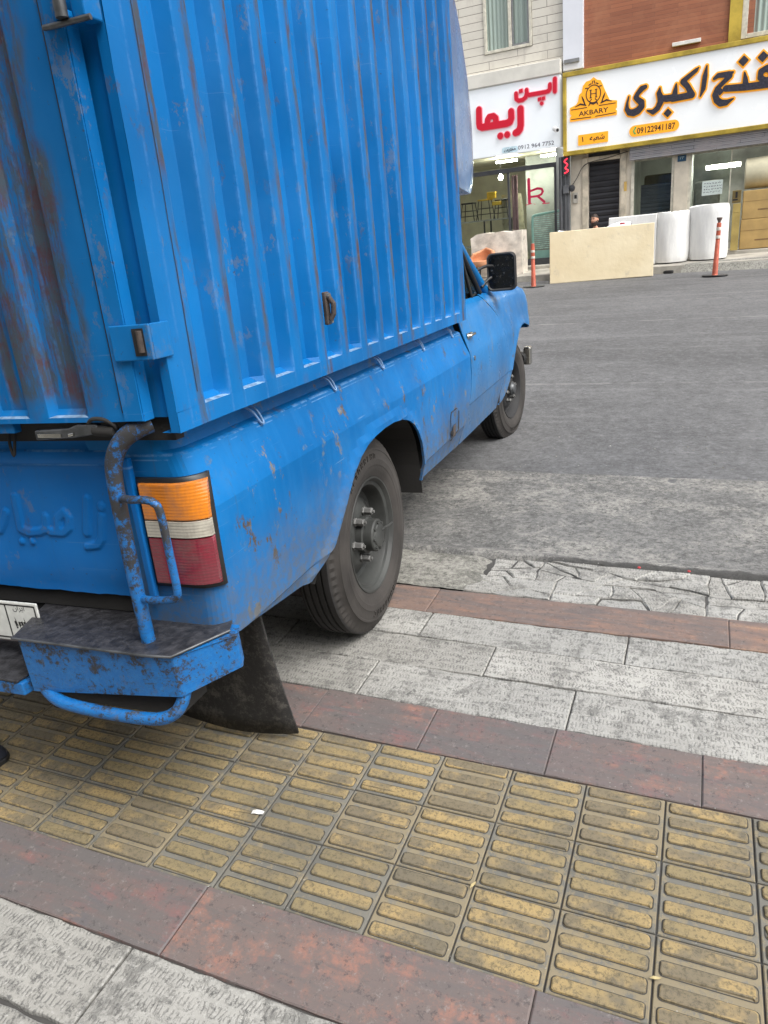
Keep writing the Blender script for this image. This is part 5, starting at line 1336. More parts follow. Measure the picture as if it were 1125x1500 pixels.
# sign of the left shop
sg = thing('shop_sign', 'white shop sign with big red Persian lettering over the furniture shop', 'shop sign', Matrix.Translation((0, 0, 0)))
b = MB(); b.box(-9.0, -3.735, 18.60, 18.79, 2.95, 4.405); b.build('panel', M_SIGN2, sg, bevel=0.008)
red = [[(-3.845, 4.325, .042), (-3.848, 4.085, .042)],
       [(-3.955, 4.235, .040), (-3.957, 4.15, .040), (-3.985, 4.112, .040), (-4.05, 4.102, .040), (-4.43, 4.102, .040), (-4.475, 4.125, .040), (-4.485, 4.21, .040)],
       [(-4.483, 4.14, .040), (-4.51, 4.065, .040), (-4.58, 4.025, .040), (-4.67, 4.022, .040), (-4.725, 4.065, .040), (-4.73, 4.175, .040)],
       ('poly', [(-4.655, 4.17), (-4.575, 4.18), (-4.578, 4.25), (-4.655, 4.24)]), ('poly', [(-4.228, 3.945), (-4.155, 3.955), (-4.155, 4.015), (-4.228, 4.01)]), ('poly', [(-4.14, 3.945), (-4.07, 3.955), (-4.07, 4.02), (-4.14, 4.015)]), [(-4.147, 3.89, .037)],
       [(-4.635, 3.85, .072), (-4.640, 3.52, .072), (-4.66, 3.44, .072), (-4.71, 3.39, .072), (-4.765, 3.375, .068)],
       [(-4.855, 3.83, .066), (-4.855, 3.69, .068), (-4.89, 3.62, .070), (-4.97, 3.60, .072), (-5.56, 3.60, .072), (-5.62, 3.63, .070), (-5.63, 3.70, .068), (-5.62, 3.98, .066)],
       [(-5.43, 3.62, .068), (-5.42, 3.74, .062), (-5.38, 3.795, .060), (-5.28, 3.80, .060), (-5.225, 3.75, .062), (-5.215, 3.62, .068)],
       [(-5.13, 3.36, .068)], [(-4.965, 3.365, .068)]]
F = sdf_strokes(red, (-5.85, -3.70, 3.2, 4.48), 0.011)
b = MB(); sdf_mesh(b, F, 0.016, 18.578, 18.598); b.build('letter_edge', M_PINK, sg)
b = MB(); sdf_mesh(b, F, 0.0, 18.55, 18.577); b.build('lettering', M_REDL2, sg)
M_INKB = plain('navy_ink', (0.02, 0.022, 0.06), 0.5)
M_PALE = plain('pale_blue_film', (0.55, 0.72, 0.80), 0.4)
b = MB(); b.prism([(-5.08, 2.985), (-4.76, 2.985), (-4.73, 3.01), (-4.73, 3.08), (-4.76, 3.105), (-5.08, 3.105), (-5.11, 3.08), (-5.11, 3.01)], 18.594, 18.5985, 'y'); b.build('name_strip', M_PALE, sg)
b = MB(); text_mesh(b, "0912 964 7752", -4.305, 3.015, 0.125, 18.5955, 0.84); text_mesh(b, "\uFBFD\uFEE3\uFEAE\uFE98\uFEA4\uFEE3", -4.92, 3.02, 0.10, 18.592, 0.28, fat=0.004); b.build('small_lettering', M_INKB, sg)
cm = thing('security_camera', 'small white security camera on the corner of the red-lettered sign', 'security camera', Matrix.Translation((-3.86, 18.55, 3.33)))
b = MB(); b.lathe([(0.0005, -0.13), (0.045, -0.13), (0.05, -0.10), (0.05, 0.04), (0.03, 0.055), (0.0005, 0.055)], 20, 'y', (0, -0.08, 0)); b.v = [(p[0] - (0.6 * (p[1] + 0.03)), p[1], p[2] + 0.3 * (p[1] + 0.03)) for p in b.v]; b.build('body', M_WHITE, cm, smooth=40)
b = MB(); b.tube([(0.01, -0.04, 0), (0.03, 0.02, -0.02), (0.03, 0.048, -0.02)], 0.018); b.build('bracket', M_WHITE, cm)
b = MB(); b.lathe([(0.0005, -0.213), (0.032, -0.2125)], 16, 'y'); b.v = [(p[0] - (0.6 * (p[1] + 0.03)), p[1], p[2] + 0.3 * (p[1] + 0.03)) for p in b.v]; b.build('camera_lens', M_BLACK, cm)

# ---------------- right building: orange brick over the foam shop
rb = thing('shop_building', 'building of orange brown brick planks with a gold-framed foam shop below', 'building', Matrix.Translation((0, 0, 0)))
b = MB(); b.box(-3.25, -0.36, YF, YF + D, 4.40, 9.5); b.box(-0.1, 0.10, YF + 0.01, YF + D, 4.4, 9.5); b.box(1.35, 8, YF, YF + D, 4.40, 9.5); b.box(0.10, 1.35, YF, YF + D, 6.6, 9.5); b.build('brick_wall', M_BRICK, rb)
b = MB(); b.box(-3.69, -3.25, YF - 0.10, YF + D, 4.46, 9.5); b.build('white_pilaster', plain('white_panel', (0.74, 0.76, 0.82), 0.35, var=0.05, scale=1), rb, bevel=0.01)
b = MB(); b.box(-3.66, -3.33, YF - 0.14, YF - 0.102, 4.60, 4.67); b.build('pilaster_vent', M_GREYMET, rb)
b = MB(); b.box(-0.36, -0.13, YF - 0.05, YF + 0.02, 4.44, 9.5); b.build('gold_strip', M_GOLD, rb)
w = MB(); w.box(-0.13, -0.02, YF - 0.02, YF + 0.1, 4.46, 6.6); w.box(1.25, 1.35, YF - 0.02, YF + 0.1, 4.46, 6.6); w.box(-0.02, 1.25, YF - 0.015, YF + 0.1, 4.46, 4.54); w.box(-0.02, 1.25, YF - 0.015, YF + 0.1, 6.52, 6.6); win = w.build('window', M_FRAME, rb, bevel=0.006)
g = MB(); g.add([(-0.02, YF + 0.03, 4.54), (1.25, YF + 0.03, 4.54), (1.25, YF + 0.03, 6.52), (-0.02, YF + 0.03, 6.52)], [(0, 1, 2, 3)]); g.build('pane', M_WINGL, win)
g = MB(); g.grid([[(-0.02 + 1.27 * i / 80, YF + 0.13 + 0.02 * math.sin(i * 0.9), z) for i in range(81)] for z in (4.50, 6.55)]); g.build('curtain', M_CURT, win, smooth=80)
b = MB(); b.box(-1.43, -0.875, YF - 0.09, YF - 0.003, 4.545, 4.615)
o = b.build('sign_lamp', M_WHITE, None, bevel=0.008); tag(o, 'slim white lamp bar fixed on the brick above the gold-framed sign', 'lamp')
# ground floor walls, door recess, pillars
b = MB()
b.box(-3.55, -3.15, YF, YF + D, 0.36, 2.75); b.box(-2.45, -2.20, YF, YF + D, 0.36, 2.75); b.box(-1.285, -0.99, YF - 0.05, YF + D, 0.36, 2.75)
b.box(-3.55, 8, YF + 0.03, YF + D, 2.75, 4.39); b.box(-2.20, -1.285, YF + 0.005, YF + D, 0.36, 0.80); b.box(3.0, 8, YF, YF + D, 0.36, 2.75); b.box(-0.99, 3.0, YF + 0.006, YF + D, 0.36, 0.42)
b.build('pillar_wall', M_TRAV, rb, bevel=0.006)
b = MB(); b.box(-3.28, -3.155, YF - 0.035, YF - 0.003, 0.40, 2.66); b.box(-2.42, -2.31, YF - 0.035, YF - 0.003, 0.40, 2.70); b.box(-3.15, -2.45, YF - 0.02, YF + 0.2, 2.56, 2.66); b.build('door_frame', M_TRAV2, rb, bevel=0.006)
b = MB(); b.box(-3.14, -2.46, YF + 0.04, YF + 0.2, 2.665, 2.74); b.build('transom', M_DKMET, rb)
b = MB(); rows = []
z = 0.38
while z < 2.56:
    for dz, dy in ((0, 0.0), (0.02, -0.018), (0.08, -0.022), (0.115, -0.004)): rows.append([(-3.15, YF + 0.16 + dy, z + dz), (-2.45, YF + 0.16 + dy, z + dz)])
    z += 0.125
b.grid(rows); b.build('roller_door', plain('dark_shutter', (0.030, 0.030, 0.036), 0.45, 0.3, scale=4), rb, smooth=20)
b = MB(); b.box(-3.49, -3.375, YF - 0.03, YF - 0.003, 1.72, 1.95); ic = b.build('intercom', plain('intercom_grey', (0.45, 0.43, 0.38), 0.4), rb, bevel=0.006)
b = MB(); b.box(-3.46, -3.405, YF - 0.034, YF - 0.031, 1.82, 1.90); b.build('intercom_screen', M_BLACK, ic)
b = MB(); b.box(-2.345, -2.285, YF - 0.042, YF - 0.0355, 1.86, 2.06); b.build('yellow_sticker', plain('sticker_yellow', (0.55, 0.36, 0.10), 0.5), rb)
b = MB(); b.box(-1.225, -1.05, YF - 0.062, YF - 0.0515, 2.33, 2.455); nb = b.build('house_number', plain('number_blue', (0.015, 0.07, 0.14), 0.35), rb)
b = MB(); text_mesh(b, "\u06F2\u06F3", -1.137, 2.375, 0.075, YF - 0.0635, 0.09, fat=0.002); b.build('number_lettering', plain('pale_paint', (0.4, 0.55, 0.6), 0.5), nb)
# shop windows and room
f = MB()
f.box(-2.20, -2.13, YF - 0.02, YF + 0.06, 0.80, 2.50); f.box(-1.34, -1.285, YF - 0.02, YF + 0.06, 0.80, 2.50); f.box(-0.99, -0.93, YF - 0.02, YF + 0.06, 0.42, 2.5); f.box(-0.16, -0.135, YF - 0.02, YF + 0.04, 0.42, 2.5); f.box(-2.20, 3.0, YF + 0.061, YF + 0.12, 2.44, 2.75)
sf2 = f.build('shop_window', M_FRAME, rb, bevel=0.005)
f = MB()
for x0, x1, z0_ in ((-2.13, -1.34, 0.80), (-0.93, -0.16, 0.42)): f.add([(x0, YF + 0.02, z0_), (x1, YF + 0.02, z0_), (x1, YF + 0.02, 2.44), (x0, YF + 0.02, 2.44)], [(0, 1, 2, 3)])
f.build('pane', M_SHOPGL, sf2)
b = MB(); rx0, rx1, ry1 = -2.42, 3.0, 22.8
b.add([(rx0, ry1, 0.40), (rx1, ry1, 0.40), (rx1, ry1, 2.74), (rx0, ry1, 2.74)], [(0, 1, 2, 3)], 0)
b.add([(rx0, YF + .3, 0.40), (rx0, ry1, 0.40), (rx0, ry1, 2.74), (rx0, YF + .3, 2.74)], [(0, 1, 2, 3)], 0)
b.add([(rx1, YF + .3, 0.40), (rx1, ry1, 0.40), (rx1, ry1, 2.74), (rx1, YF + .3, 2.74)], [(3, 2, 1, 0)], 0)
b.add([(rx0, YF + .3, 0.42), (rx1, YF + .3, 0.42), (rx1, ry1, 0.42), (rx0, ry1, 0.42)], [(0, 1, 2, 3)], 1)
b.add([(rx0, YF + .3, 2.74), (rx1, YF + .3, 2.74), (rx1, ry1, 2.74), (rx0, ry1, 2.74)], [(3, 2, 1, 0)], 0)
b.box(-1.25, -1.0, YF + 0.31, 21.0, 0.42, 2.73, 0)
b.build('shop_room', [M_ROOMD, M_FLOOR], rb)
b = MB(); rows = []; z = 0.86
while z < 1.95:
    for dz, dy in ((0, 0.0), (0.015, -0.014), (0.055, -0.016), (0.075, -0.003)): rows.append([(-2.02, YF + 0.42 + dy, z + dz), (-1.30, YF + 0.42 + dy, z + dz)])
    z += 0.085
b.grid(rows); b.build('inner_shutter', plain('slate_shutter', (0.07, 0.08, 0.10), 0.5, 0.3, scale=3), rb, smooth=20)
m = NT('galvanised_shutter'); _x, _y, _z = m.xyz(); _nd = m.n('TexBrick', None, Vector=m.n('CombineXYZ', 0, X=_x, Y=m.math('SUBTRACT', _z, 2.47), Z=0.0), Color1=(0.34, 0.34, 0.36), Color2=(0.28, 0.28, 0.30), Mortar=(0.05, 0.05, 0.06), Scale=1.0, Mortar_Size=0.006, Mortar_Smooth=0.1, Brick_Width=0.9, Row_Height=0.068)
M_GALV = m.done(m.mix(m.ramp(m.noise(4, 5), 0.4, 0.7), _nd.outputs[0], (0.36, 0.33, 0.34)), 0.4, 0.4)
b = MB()
for k in range(9):
    z0_ = 2.47 + 0.034 * k; b.box(-2.22, 3.0, YF - 0.20, YF - 0.155 + 0.012 * (k % 2), z0_, z0_ + 0.031)
sh = b.build('roller_shutter', M_GALV, rb, bevel=0.006)
# red neon mark beside the door
nn = thing('neon_sign', 'small red neon figure on a dark board beside the foam shop door', 'neon sign', Matrix.Translation((-3.61, YF - 0.2, 2.53)))
b = MB(); b.box(-0.075, 0.075, 0.0, 0.04, -0.19, 0.2); b.build('board', M_DKMET, nn, bevel=0.006)
b = MB(); b.tube(smoothpath([(0.03, -0.02, 0.16), (-0.04, -0.02, 0.10), (0.03, -0.02, 0.03), (-0.02, -0.02, -0.04), (0.045, -0.02, -0.10), (-0.04, -0.02, -0.15)], 6), 0.014, 8); b.build('neon_tube', emitter('neon_red', (1.0, 0.03, 0.06), 1.0), nn, smooth=60)
cb = MB(); cb.tube(smoothpath([(-3.55, YF - 0.05, 2.05), (-3.40, YF - 0.06, 2.25), (-3.2, YF - 0.06, 2.52), (-2.7, YF - 0.07, 2.60), (-2.25, YF - 0.07, 2.68)], 8), 0.008, 6)
o = cb.build('loose_cable', M_BLACK, None, smooth=60); tag(o, 'thin black cable sagging over the dark doorway', 'cable')

# gold-framed sign
sg = thing('shop_sign', 'white shop sign in a gold frame with dark amber-edged Persian lettering and a crest', 'shop sign', Matrix.Translation((0, 0, 0)))
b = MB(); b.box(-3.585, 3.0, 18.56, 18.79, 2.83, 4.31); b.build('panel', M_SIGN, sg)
b = MB(); b.box(-3.665, 3.05, 18.51, 18.795, 4.312, 4.405); b.box(-3.665, 3.05, 18.51, 18.795, 2.735, 2.828); b.box(-3.665, -3.588, 18.515, 18.795, 2.829, 4.311); b.build('gold_frame', M_GOLD, sg, bevel=0.01)
S = [[(-1.917, 3.864, .03), (-1.99, 3.84, .045), (-2.071, 3.76, .035), (-2.105, 3.69, .04), (-2.05, 3.63, .045), (-1.985, 3.58, .05), (-1.985, 3.50, .055), (-2.06, 3.43, .06), (-2.142, 3.405, .06), (-2.23, 3.42, .05), (-2.285, 3.49, .035), (-2.282, 3.60, .015), (-2.25, 3.73, .004)],
     [(-1.622, 3.80, .004), (-1.637, 3.70, .04), (-1.60, 3.60, .055), (-1.60, 3.53, .05), (-1.655, 3.42, .045), (-1.743, 3.36, .04), (-1.863, 3.405, .006)],
     [(-1.60, 3.60, .045), (-1.479, 3.575, .055), (-1.33, 3.575, .055)], [(-1.300, 3.82, .005), (-1.315, 3.70, .035), (-1.325, 3.58, .05)],
     [(-1.359, 3.555, .052), (-0.985, 3.567, .052)], [(-0.985, 3.58, .045), (-1.08, 3.742, .042), (-1.17, 3.84, .045)], [(-1.17, 3.85, .04), (-0.925, 4.01, .028), (-0.88, 4.05, .004)], ('diamond', -1.448, 3.30, .072),
     [(-0.724, 4.06, .004), (-0.749, 3.88, .038), (-0.771, 3.65, .036), (-0.822, 3.515, .004)],
     [(-0.57, 3.80, .02), (-0.50, 3.845, .035), (-0.30, 3.835, .045), (-0.226, 3.86, .01)], [(-0.28, 3.80, .04), (-0.40, 3.70, .035), (-0.505, 3.61, .035), (-0.54, 3.50, .045), (-0.50, 3.395, .05), (-0.42, 3.33, .055), (-0.32, 3.325, .045), (-0.187, 3.38, .004)], ('diamond', -0.447, 3.545, .06),
     [(-0.34, 3.585, .05), (0.012, 3.555, .055), (0.433, 3.54, .055), (0.62, 3.53, .05)], [(-0.012, 3.82, .006), (0.01, 3.70, .035), (0.028, 3.56, .05)], ('diamond', -0.046, 4.03, .085),
     [(0.506, 3.62, .05), (0.37, 3.615, .045), (0.28, 3.68, .04), (0.29, 3.79, .045), (0.39, 3.83, .05), (0.49, 3.76, .05), (0.535, 3.62, .05)], ('diamond', 0.301, 4.045, .085), ('diamond', 0.47, 4.06, .07)]
F = sdf_strokes(S, (-2.42, 0.75, 3.18, 4.2), 0.013)
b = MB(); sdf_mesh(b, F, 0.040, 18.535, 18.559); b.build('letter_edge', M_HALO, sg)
b = MB(); sdf_mesh(b, F, 0.010, 18.505, 18.534); b.build('lettering', M_DARKLET, sg)
plate_ = [('poly', [(-3.50, 3.43), (-2.51, 3.43), (-2.51, 3.50), (-2.55, 3.53), (-2.51, 3.57), (-2.51, 3.69), (-2.66, 3.72), (-2.70, 3.80), (-2.78, 3.96), (-2.82, 4.06), (-2.86, 4.13), (-2.93, 4.15), (-3.0, 4.21), (-3.07, 4.16), (-3.15, 4.15), (-3.22, 4.08), (-3.24, 3.96), (-3.30, 3.92), (-3.32, 3.80), (-3.37, 3.73), (-3.50, 3.69), (-3.50, 3.58), (-3.46, 3.54), (-3.50, 3.50)])]
plate_ += [('poly', [(-3.32, 3.015 - .09), (-2.69, 3.015 - .09), (-2.69, 3.115), (-3.32, 3.115)])]
plate_ += [[(-2.12, 3.045, .098), (-1.32, 3.045, .098)]]
F = sdf_strokes(plate_, (-3.56, -1.15, 2.88, 4.26), 0.012)
b = MB(); sdf_mesh(b, F, 0.012, 18.54, 18.559); b.build('amber_plates', M_HALO, sg)
ring = [(-3.0 + 0.155 * math.sin(a), 3.90 + 0.17 * math.cos(a), .010) for a in [2 * math.pi * k / 28 for k in range(29)]]
ln = [ring, [(-3.058, 3.98, .012), (-3.058, 3.83, .012)], [(-2.942, 3.98, .012), (-2.942, 3.83, .012)], [(-3.058, 3.905, .007), (-2.942, 3.905, .007)]]
for x_ in (-3.058, -2.942):
    for z_ in (3.98, 3.83): ln.append([(x_ - .025, z_, .006), (x_ + .025, z_, .006)])
ln += [[(-3.48, 3.655, .008), (-3.14, 3.655, .008)], [(-2.88, 3.655, .008), (-2.53, 3.655, .008)], [(-3.48, 3.465, .008), (-3.05, 3.455, .008)], [(-2.95, 3.455, .008), (-2.53, 3.465, .008)]]
for s in (-1, 1):
    ln += [[(-3.0 + s * .06, 4.10, .012), (-3.0 + s * .10, 4.08, .010)], [(-3.0 + s * .015, 4.15, .010), (-3.0 + s * .03, 4.10, .010)], [(-3.0 + s * .12, 4.03, .008), (-3.0 + s * .17, 4.03, .012)]]
    ln += [[(-3.0 + s * .18, 3.72, .012), (-3.0 + s * .22, 3.82, .018), (-3.0 + s * .25, 3.89, .006)], [(-3.0 + s * .16, 3.70, .012), (-3.0 + s * .28, 3.74, .018), (-3.0 + s * .40, 3.70, .005)], [(-3.0, 3.70, .012), (-3.0 + s * .07, 3.73, .014), (-3.0 + s * .10, 3.68, .008)], [(-3.0 + s * .04, 3.80, .010), (-3.0 + s * .08, 3.76, .008)]]
b = MB(); sdf_mesh(b, sdf_strokes(ln, (-3.52, -2.48, 3.40, 4.22), 0.008), 0, 18.534, 18.539)
text_mesh(b, "AKBARY", -3.0, 3.505, 0.135, 18.5375, 0.64, fat=0.002)
text_mesh(b, "09122941187", -1.68, 2.985, 0.165, 18.5375, 0.78, fat=0.003)
text_mesh(b, "\u06F1   \uFEEA\uFE92\uFECC\uFEB7", -3.0, 2.985, 0.14, 18.5375, 0.50, fat=0.004)
b.build('small_lettering', M_INK, sg)
b = MB(); sdf_mesh(b, sdf_strokes([[(-2.10, 3.10, .012), (-2.14, 3.05, .014), (-2.12, 3.0, .012)], [(-2.10, 3.11, .018)], [(-2.105, 2.995, .018)]], (-2.2, -2.05, 2.95, 3.15), 0.008), 0, 18.534, 18.5395); b.build('phone_symbol', plain('phone_green', (0.10, 0.42, 0.12), 0.4), sg)

# paper notice taped inside the glass
o = thing('paper_notice', 'white paper notice with handwriting taped inside the foam shop window', 'notice', Matrix.Translation((-0.495, YF + 0.012, 1.73)))
b = MB(); b.box(-0.205, 0.205, -0.004, 0.0, -0.145, 0.145); b.build('sheet', plain('notice_paper', (0.60, 0.68, 0.66), 0.7, var=0.04), o)
b = MB(); rs = random.Random(5)
for k in range(4):
    x = -0.17
    while x < 0.15:
        w_ = rs.uniform(0.02, 0.06); z_ = 0.09 - 0.058 * k; b.tube(smoothpath([(x + w_ * t / 4, -0.006, z_ + rs.uniform(-.012, .012)) for t in range(5)], 3), 0.0042, 5); x += w_ + 0.02
b.build('handwriting', M_INKB, o)

# ---------------- things on the far pavement
M_FOAM = NT('yellow_foam_board'); _w = M_FOAM.noise(3.0, 9, 0.8); M_FOAM.bump(M_FOAM.noise(9, 6), 0.3, 0.02); M_FOAM = M_FOAM.done(M_FOAM.mix(M_FOAM.ramp(_w, 0.55, 0.68, 0, 0.6), M_FOAM.mix(M_FOAM.ramp(M_FOAM.noise(0.9, 3), 0.35, 0.65), (0.68, 0.57, 0.37), (0.76, 0.66, 0.46)), (0.50, 0.44, 0.33)), 0.75)
M_ROLL = NT('white_foam'); _w = M_ROLL.noise(1.0, 6, 0.7, M_ROLL.mapped((7, 7, 1.6))); M_ROLL.bump(_w, 0.35, 0.04); M_ROLL = M_ROLL.done(M_ROLL.mix(M_ROLL.ramp(_w, 0.40, 0.60), (0.75, 0.75, 0.74), (0.82, 0.82, 0.80)), 0.6)
fb_ = MB(); fb_.box(-1.035, 1.035, -0.03, 0.03, 0, 1.03)
mtx = Matrix.Translation((-2.475, 16.32, 0.142)) @ Matrix.Rotation(math.radians(8.5), 4, 'Z') @ Matrix.Rotation(math.radians(-6), 4, 'X')
o = fb_.build('foam_board', M_FOAM, None, bevel=0.012, seg=3, matrix=mtx); tag(o, 'large pale yellow foam board standing on its edge at the far kerb', 'foam board')
def roll(x, y, z, r, h, seed, lab, name='foam_roll'):
    b = MB(); rr = random.Random(seed); n = 48; rows = []
    for i in range(13):
        t = i / 12; k_ = 1.0
        row = []
        for q in range(n):
            a = 2 * math.pi * q / n
            rad = r * (1 + 0.02 * math.sin(a * 3 + seed) + 0.010 * math.sin(a * 7 + t * 5)) * (1 + 0.03 * math.sin(t * 3 + seed))
            if t == 0 or t == 1: rad -= 0.02
            row.append((rad * math.cos(a) + 0.03 * t * math.sin(seed), rad * math.sin(a) * 0.85, h * t + 0.015 * math.sin(a * 2 + seed) * t))
        rows.append(row)
    b.grid(rows, close_u=True)
    cpt = (0, 0, h + 0.0)
    for k_ in (0.8, 0.6, 0.4, 0.2): pass
    spiral = [rows[-1]] + [[(p[0] * s, p[1] * s, p[2] - (0.012 if i % 2 == 0 else 0.0)) for p in rows[-1]] for i, s in enumerate((0.97, 0.85, 0.84, 0.66, 0.65, 0.45, 0.44, 0.2, 0.02))]
    b.grid(spiral, close_u=True)
    o = b.build(name, M_ROLL, None, smooth=50, matrix=Matrix.Translation((x, y, z))); tag(o, lab, 'foam roll', 'white foam rolls outside the shop'); return o
roll(-1.22, 17.62, 0.325, 0.355, 1.0, 1, 'shorter white foam roll standing between the yellow board and the taller roll')
roll(-0.47, 17.70, 0.33, 0.39, 1.06, 4, 'taller white foam roll standing beside the cardboard boxes')
b = MB(); b.box(-2.48, -1.50, 17.40, 17.50, 0.31, 1.33); o = b.build('foam_sheet', M_ROLL, None, bevel=0.02, seg=3); tag(o, 'white foam sheet standing behind the yellow board', 'foam sheet')
b = MB(); rows = []
for i in range(25):
    t = i / 24; x = lerp(-3.45, -1.95, t)
    hgt = interp([(0, 0.24), (0.1, 0.20), (0.35, 0.10), (0.53, 0.11), (0.7, 0.24), (0.85, 0.30), (1, 0.27)], t) + 0.012 * nz(x, 0, 0, 9)
    rows.append([(x, 16.75 + 0.30 * k / 8, 0.95 + hgt * math.sin(math.pi * (0.08 + 0.84 * k / 8)) + 0.012 * nz(x, k, 3, 5)) for k in range(9)])
b.grid(rows); rows2 = [[(p[0], p[1], 0.30) for p in r] for r in rows]
b.grid([r[0] for r in [[a] for a in rows]] and [[r[0] for r in rows], [(r[0][0], r[0][1], 0.30) for r in rows]])
b.grid([[(r[-1][0], r[-1][1], 0.30) for r in rows], [r[-1] for r in rows]])
o = b.build('plastic_sheet', plain('white_plastic', (0.72, 0.72, 0.76), 0.3, var=0.1), None, smooth=70); tag(o, 'crumpled white plastic sheeting showing over the top of the yellow board', 'plastic sheet')
b = MB(); b.prism([(-0.05, -0.03), (0.05, -0.025), (0.045, 0.03), (-0.04, 0.025)], -0.02, 0.03); o = b.build('red_label', M_CAPR, None, bevel=0.008, matrix=Matrix.Translation((-2.12, 16.86, 1.19))); tag(o, 'small red packet lying on the white plastic sheeting', 'packet')

# traffic posts
M_POST = plain('faded_orange_plastic', (0.56, 0.13, 0.075), 0.5, scale=8, var=0.2)
M_BAND = plain('reflective_band', (0.66, 0.60, 0.54), 0.45, scale=20, var=0.2)
def post(x, y, z, tilt, h, lab, tip):
    t = thing('traffic_post', lab, 'traffic post', Matrix.Translation((x, y, z)) @ Matrix.Rotation(tilt, 4, 'Y'), 'orange traffic posts along the far kerb')
    b = MB(); prof = [(0.055, 0.02)]
    n = 26
    for i in range(n + 1):
        u = i / n; r = lerp(0.052, 0.040, u)
        prof += [(r, 0.03 + (h * 0.62 - 0.03) * u), (r - 0.005, 0.03 + (h * 0.62 - 0.03) * (u + 0.45 / n))]
    prof += [(0.040, h * 0.64), (0.040, h * 0.92)] + ([(0.033, h), (0.0005, h)] if not tip else [(0.03, h * 0.93), (0.0005, h * 0.93)])
    b.lathe(prof, 20, 'z'); b.build('post', M_POST, t, smooth=40)
    for z0_, z1_ in ((0.66, 0.71), (0.80, 0.85)):
        b = MB(); b.lathe([(0.0415, h * z0_), (0.0425, h * z0_ + 0.004), (0.0425, h * z1_), (0.0415, h * z1_ + 0.004)], 20, 'z'); b.build('reflective_band', M_BAND, t, smooth=60)
    b = MB(); b.prism([(0.23 * math.cos(a), 0.16 * math.sin(a)) for a in [2 * math.pi * k / 20 for k in range(20)]], 0.0, 0.022); b.build('base', M_BLACK, t, bevel=0.006)
    if tip: b = MB(); b.lathe([(0.022, h * 0.91), (0.025, h * 0.95), (0.045, h * 0.99), (0.05, h * 1.02), (0.0005, h * 1.025)], 14, 'z'); b.build('torn_tip', plain('post_tip', (0.14, 0.10, 0.09), 0.7), t, smooth=40)
post(-3.73, 15.66, 0.140, 0.0, 0.86, 'upright orange traffic post between the side mirror and the yellow board', False)
post(-0.28, 15.78, 0.120, math.radians(1.3), 1.02, 'taller leaning orange traffic post with a torn dark tip in front of the foam rolls', True)

# cardboard, white roll and gold post by the right window
M_CARD = plain('cardboard', (0.42, 0.28, 0.105), 0.75, scale=3, var=0.12)
for i, (x0, x1, z0_, z1_, lab) in enumerate([(0.12, 1.2, 0.42, 1.02, 'lower brown cardboard carton stacked in the foam shop doorway'), (0.13, 1.22, 1.025, 1.59, 'upper brown cardboard carton stacked in the foam shop doorway')]):
    t = thing('cardboard_box', lab, 'cardboard box', Matrix.Translation(((x0 + x1) / 2, 18.75, z0_)), 'cardboard boxes in the doorway'); w_ = (x1 - x0) / 2
    b = MB(); b.box(-w_, w_, -0.35, 0.35, 0, z1_ - z0_); b.build('carton', M_CARD, t, bevel=0.012)
    b = MB(); b.box(-w_ * 0.99, w_ * 0.99, -0.353, -0.3505, (z1_ - z0_) * 0.62, (z1_ - z0_) * 0.63); b.box(-0.25, 0.02, -0.3525, -0.3505, 0.16, 0.19); b.build('printing', plain('box_print', (0.20, 0.12, 0.05), 0.7), t)
b = MB(); b.box(-0.055, 0.095, 18.27, 18.33, 0.42, 1.36); b.box(-0.03, 0.07, 18.262, 18.269, 1.18, 1.21)
o = b.build('gold_post', plain('gold_painted_board', (0.36, 0.27, 0.085), 0.5, scale=4), None, bevel=0.01); tag(o, 'tall narrow gold board leaning between the foam roll and the cartons', 'board')
t = thing('lock_stand', 'black padlocked bracket on the shop door edge beside the cartons', 'lock', Matrix.Translation((-0.0, 18.4, 1.42)))
b = MB(); b.box(-0.08, 0.09, -0.05, 0.05, -0.05, 0.20); b.build('bracket_body', plain('bronze_metal', (0.20, 0.15, 0.06), 0.4, 0.5), t, bevel=0.01)
b = MB(); b.box(-0.02, 0.02, -0.058, -0.051, 0.05, 0.17); b.box(-0.07, 0.03, -0.058, -0.051, 0.0, 0.03); b.build('bolt', M_BLACK, t)
roll_m = Matrix.Translation((0.75, 18.85, 1.93)) @ Matrix.Rotation(math.radians(90), 4, 'Y')
b = MB(); b.lathe([(0.02, -0.62), (0.22, -0.62), (0.30, -0.60), (0.315, 0.0), (0.30, 0.60), (0.22, 0.62), (0.02, 0.62)], 32, 'z'); o = b.build('foam_roll', plain('cream_foam', (0.55, 0.51, 0.36), 0.6, scale=2), None, smooth=50, matrix=roll_m); tag(o, 'cream wrapped foam roll lying on top of the cardboard cartons', 'foam roll')
for x, lab in ((0.35, 'small lit round ceiling light inside the foam shop'),):
    t = thing('ceiling_light', lab, 'ceiling light', Matrix.Translation((-0.45, 20.4, 2.70))); b = MB(); b.lathe([(0.0005, -0.04), (0.10, -0.035), (0.13, 0.0), (0.13, 0.03)], 20, 'z'); b.build('diffuser', M_TUBE, t, smooth=40)
    b = MB(); b.lathe([(0.14, 0.0), (0.15, 0.035), (0.0005, 0.036)], 20, 'z'); b.build('housing', M_WHITE, t)
t = thing('ceiling_light', 'lit fluorescent tube low at the back of the foam shop', 'ceiling light', Matrix.Translation((-0.35, 21.8, 2.25))); b = MB(); b.box(-0.35, 0.35, -0.035, 0.035, -0.035, 0.035); b.build('tube', M_TUBE, t); b = MB(); b.box(-0.4, 0.4, 0.04, 0.10, -0.05, 0.05); b.build('housing', M_WHITE, t)
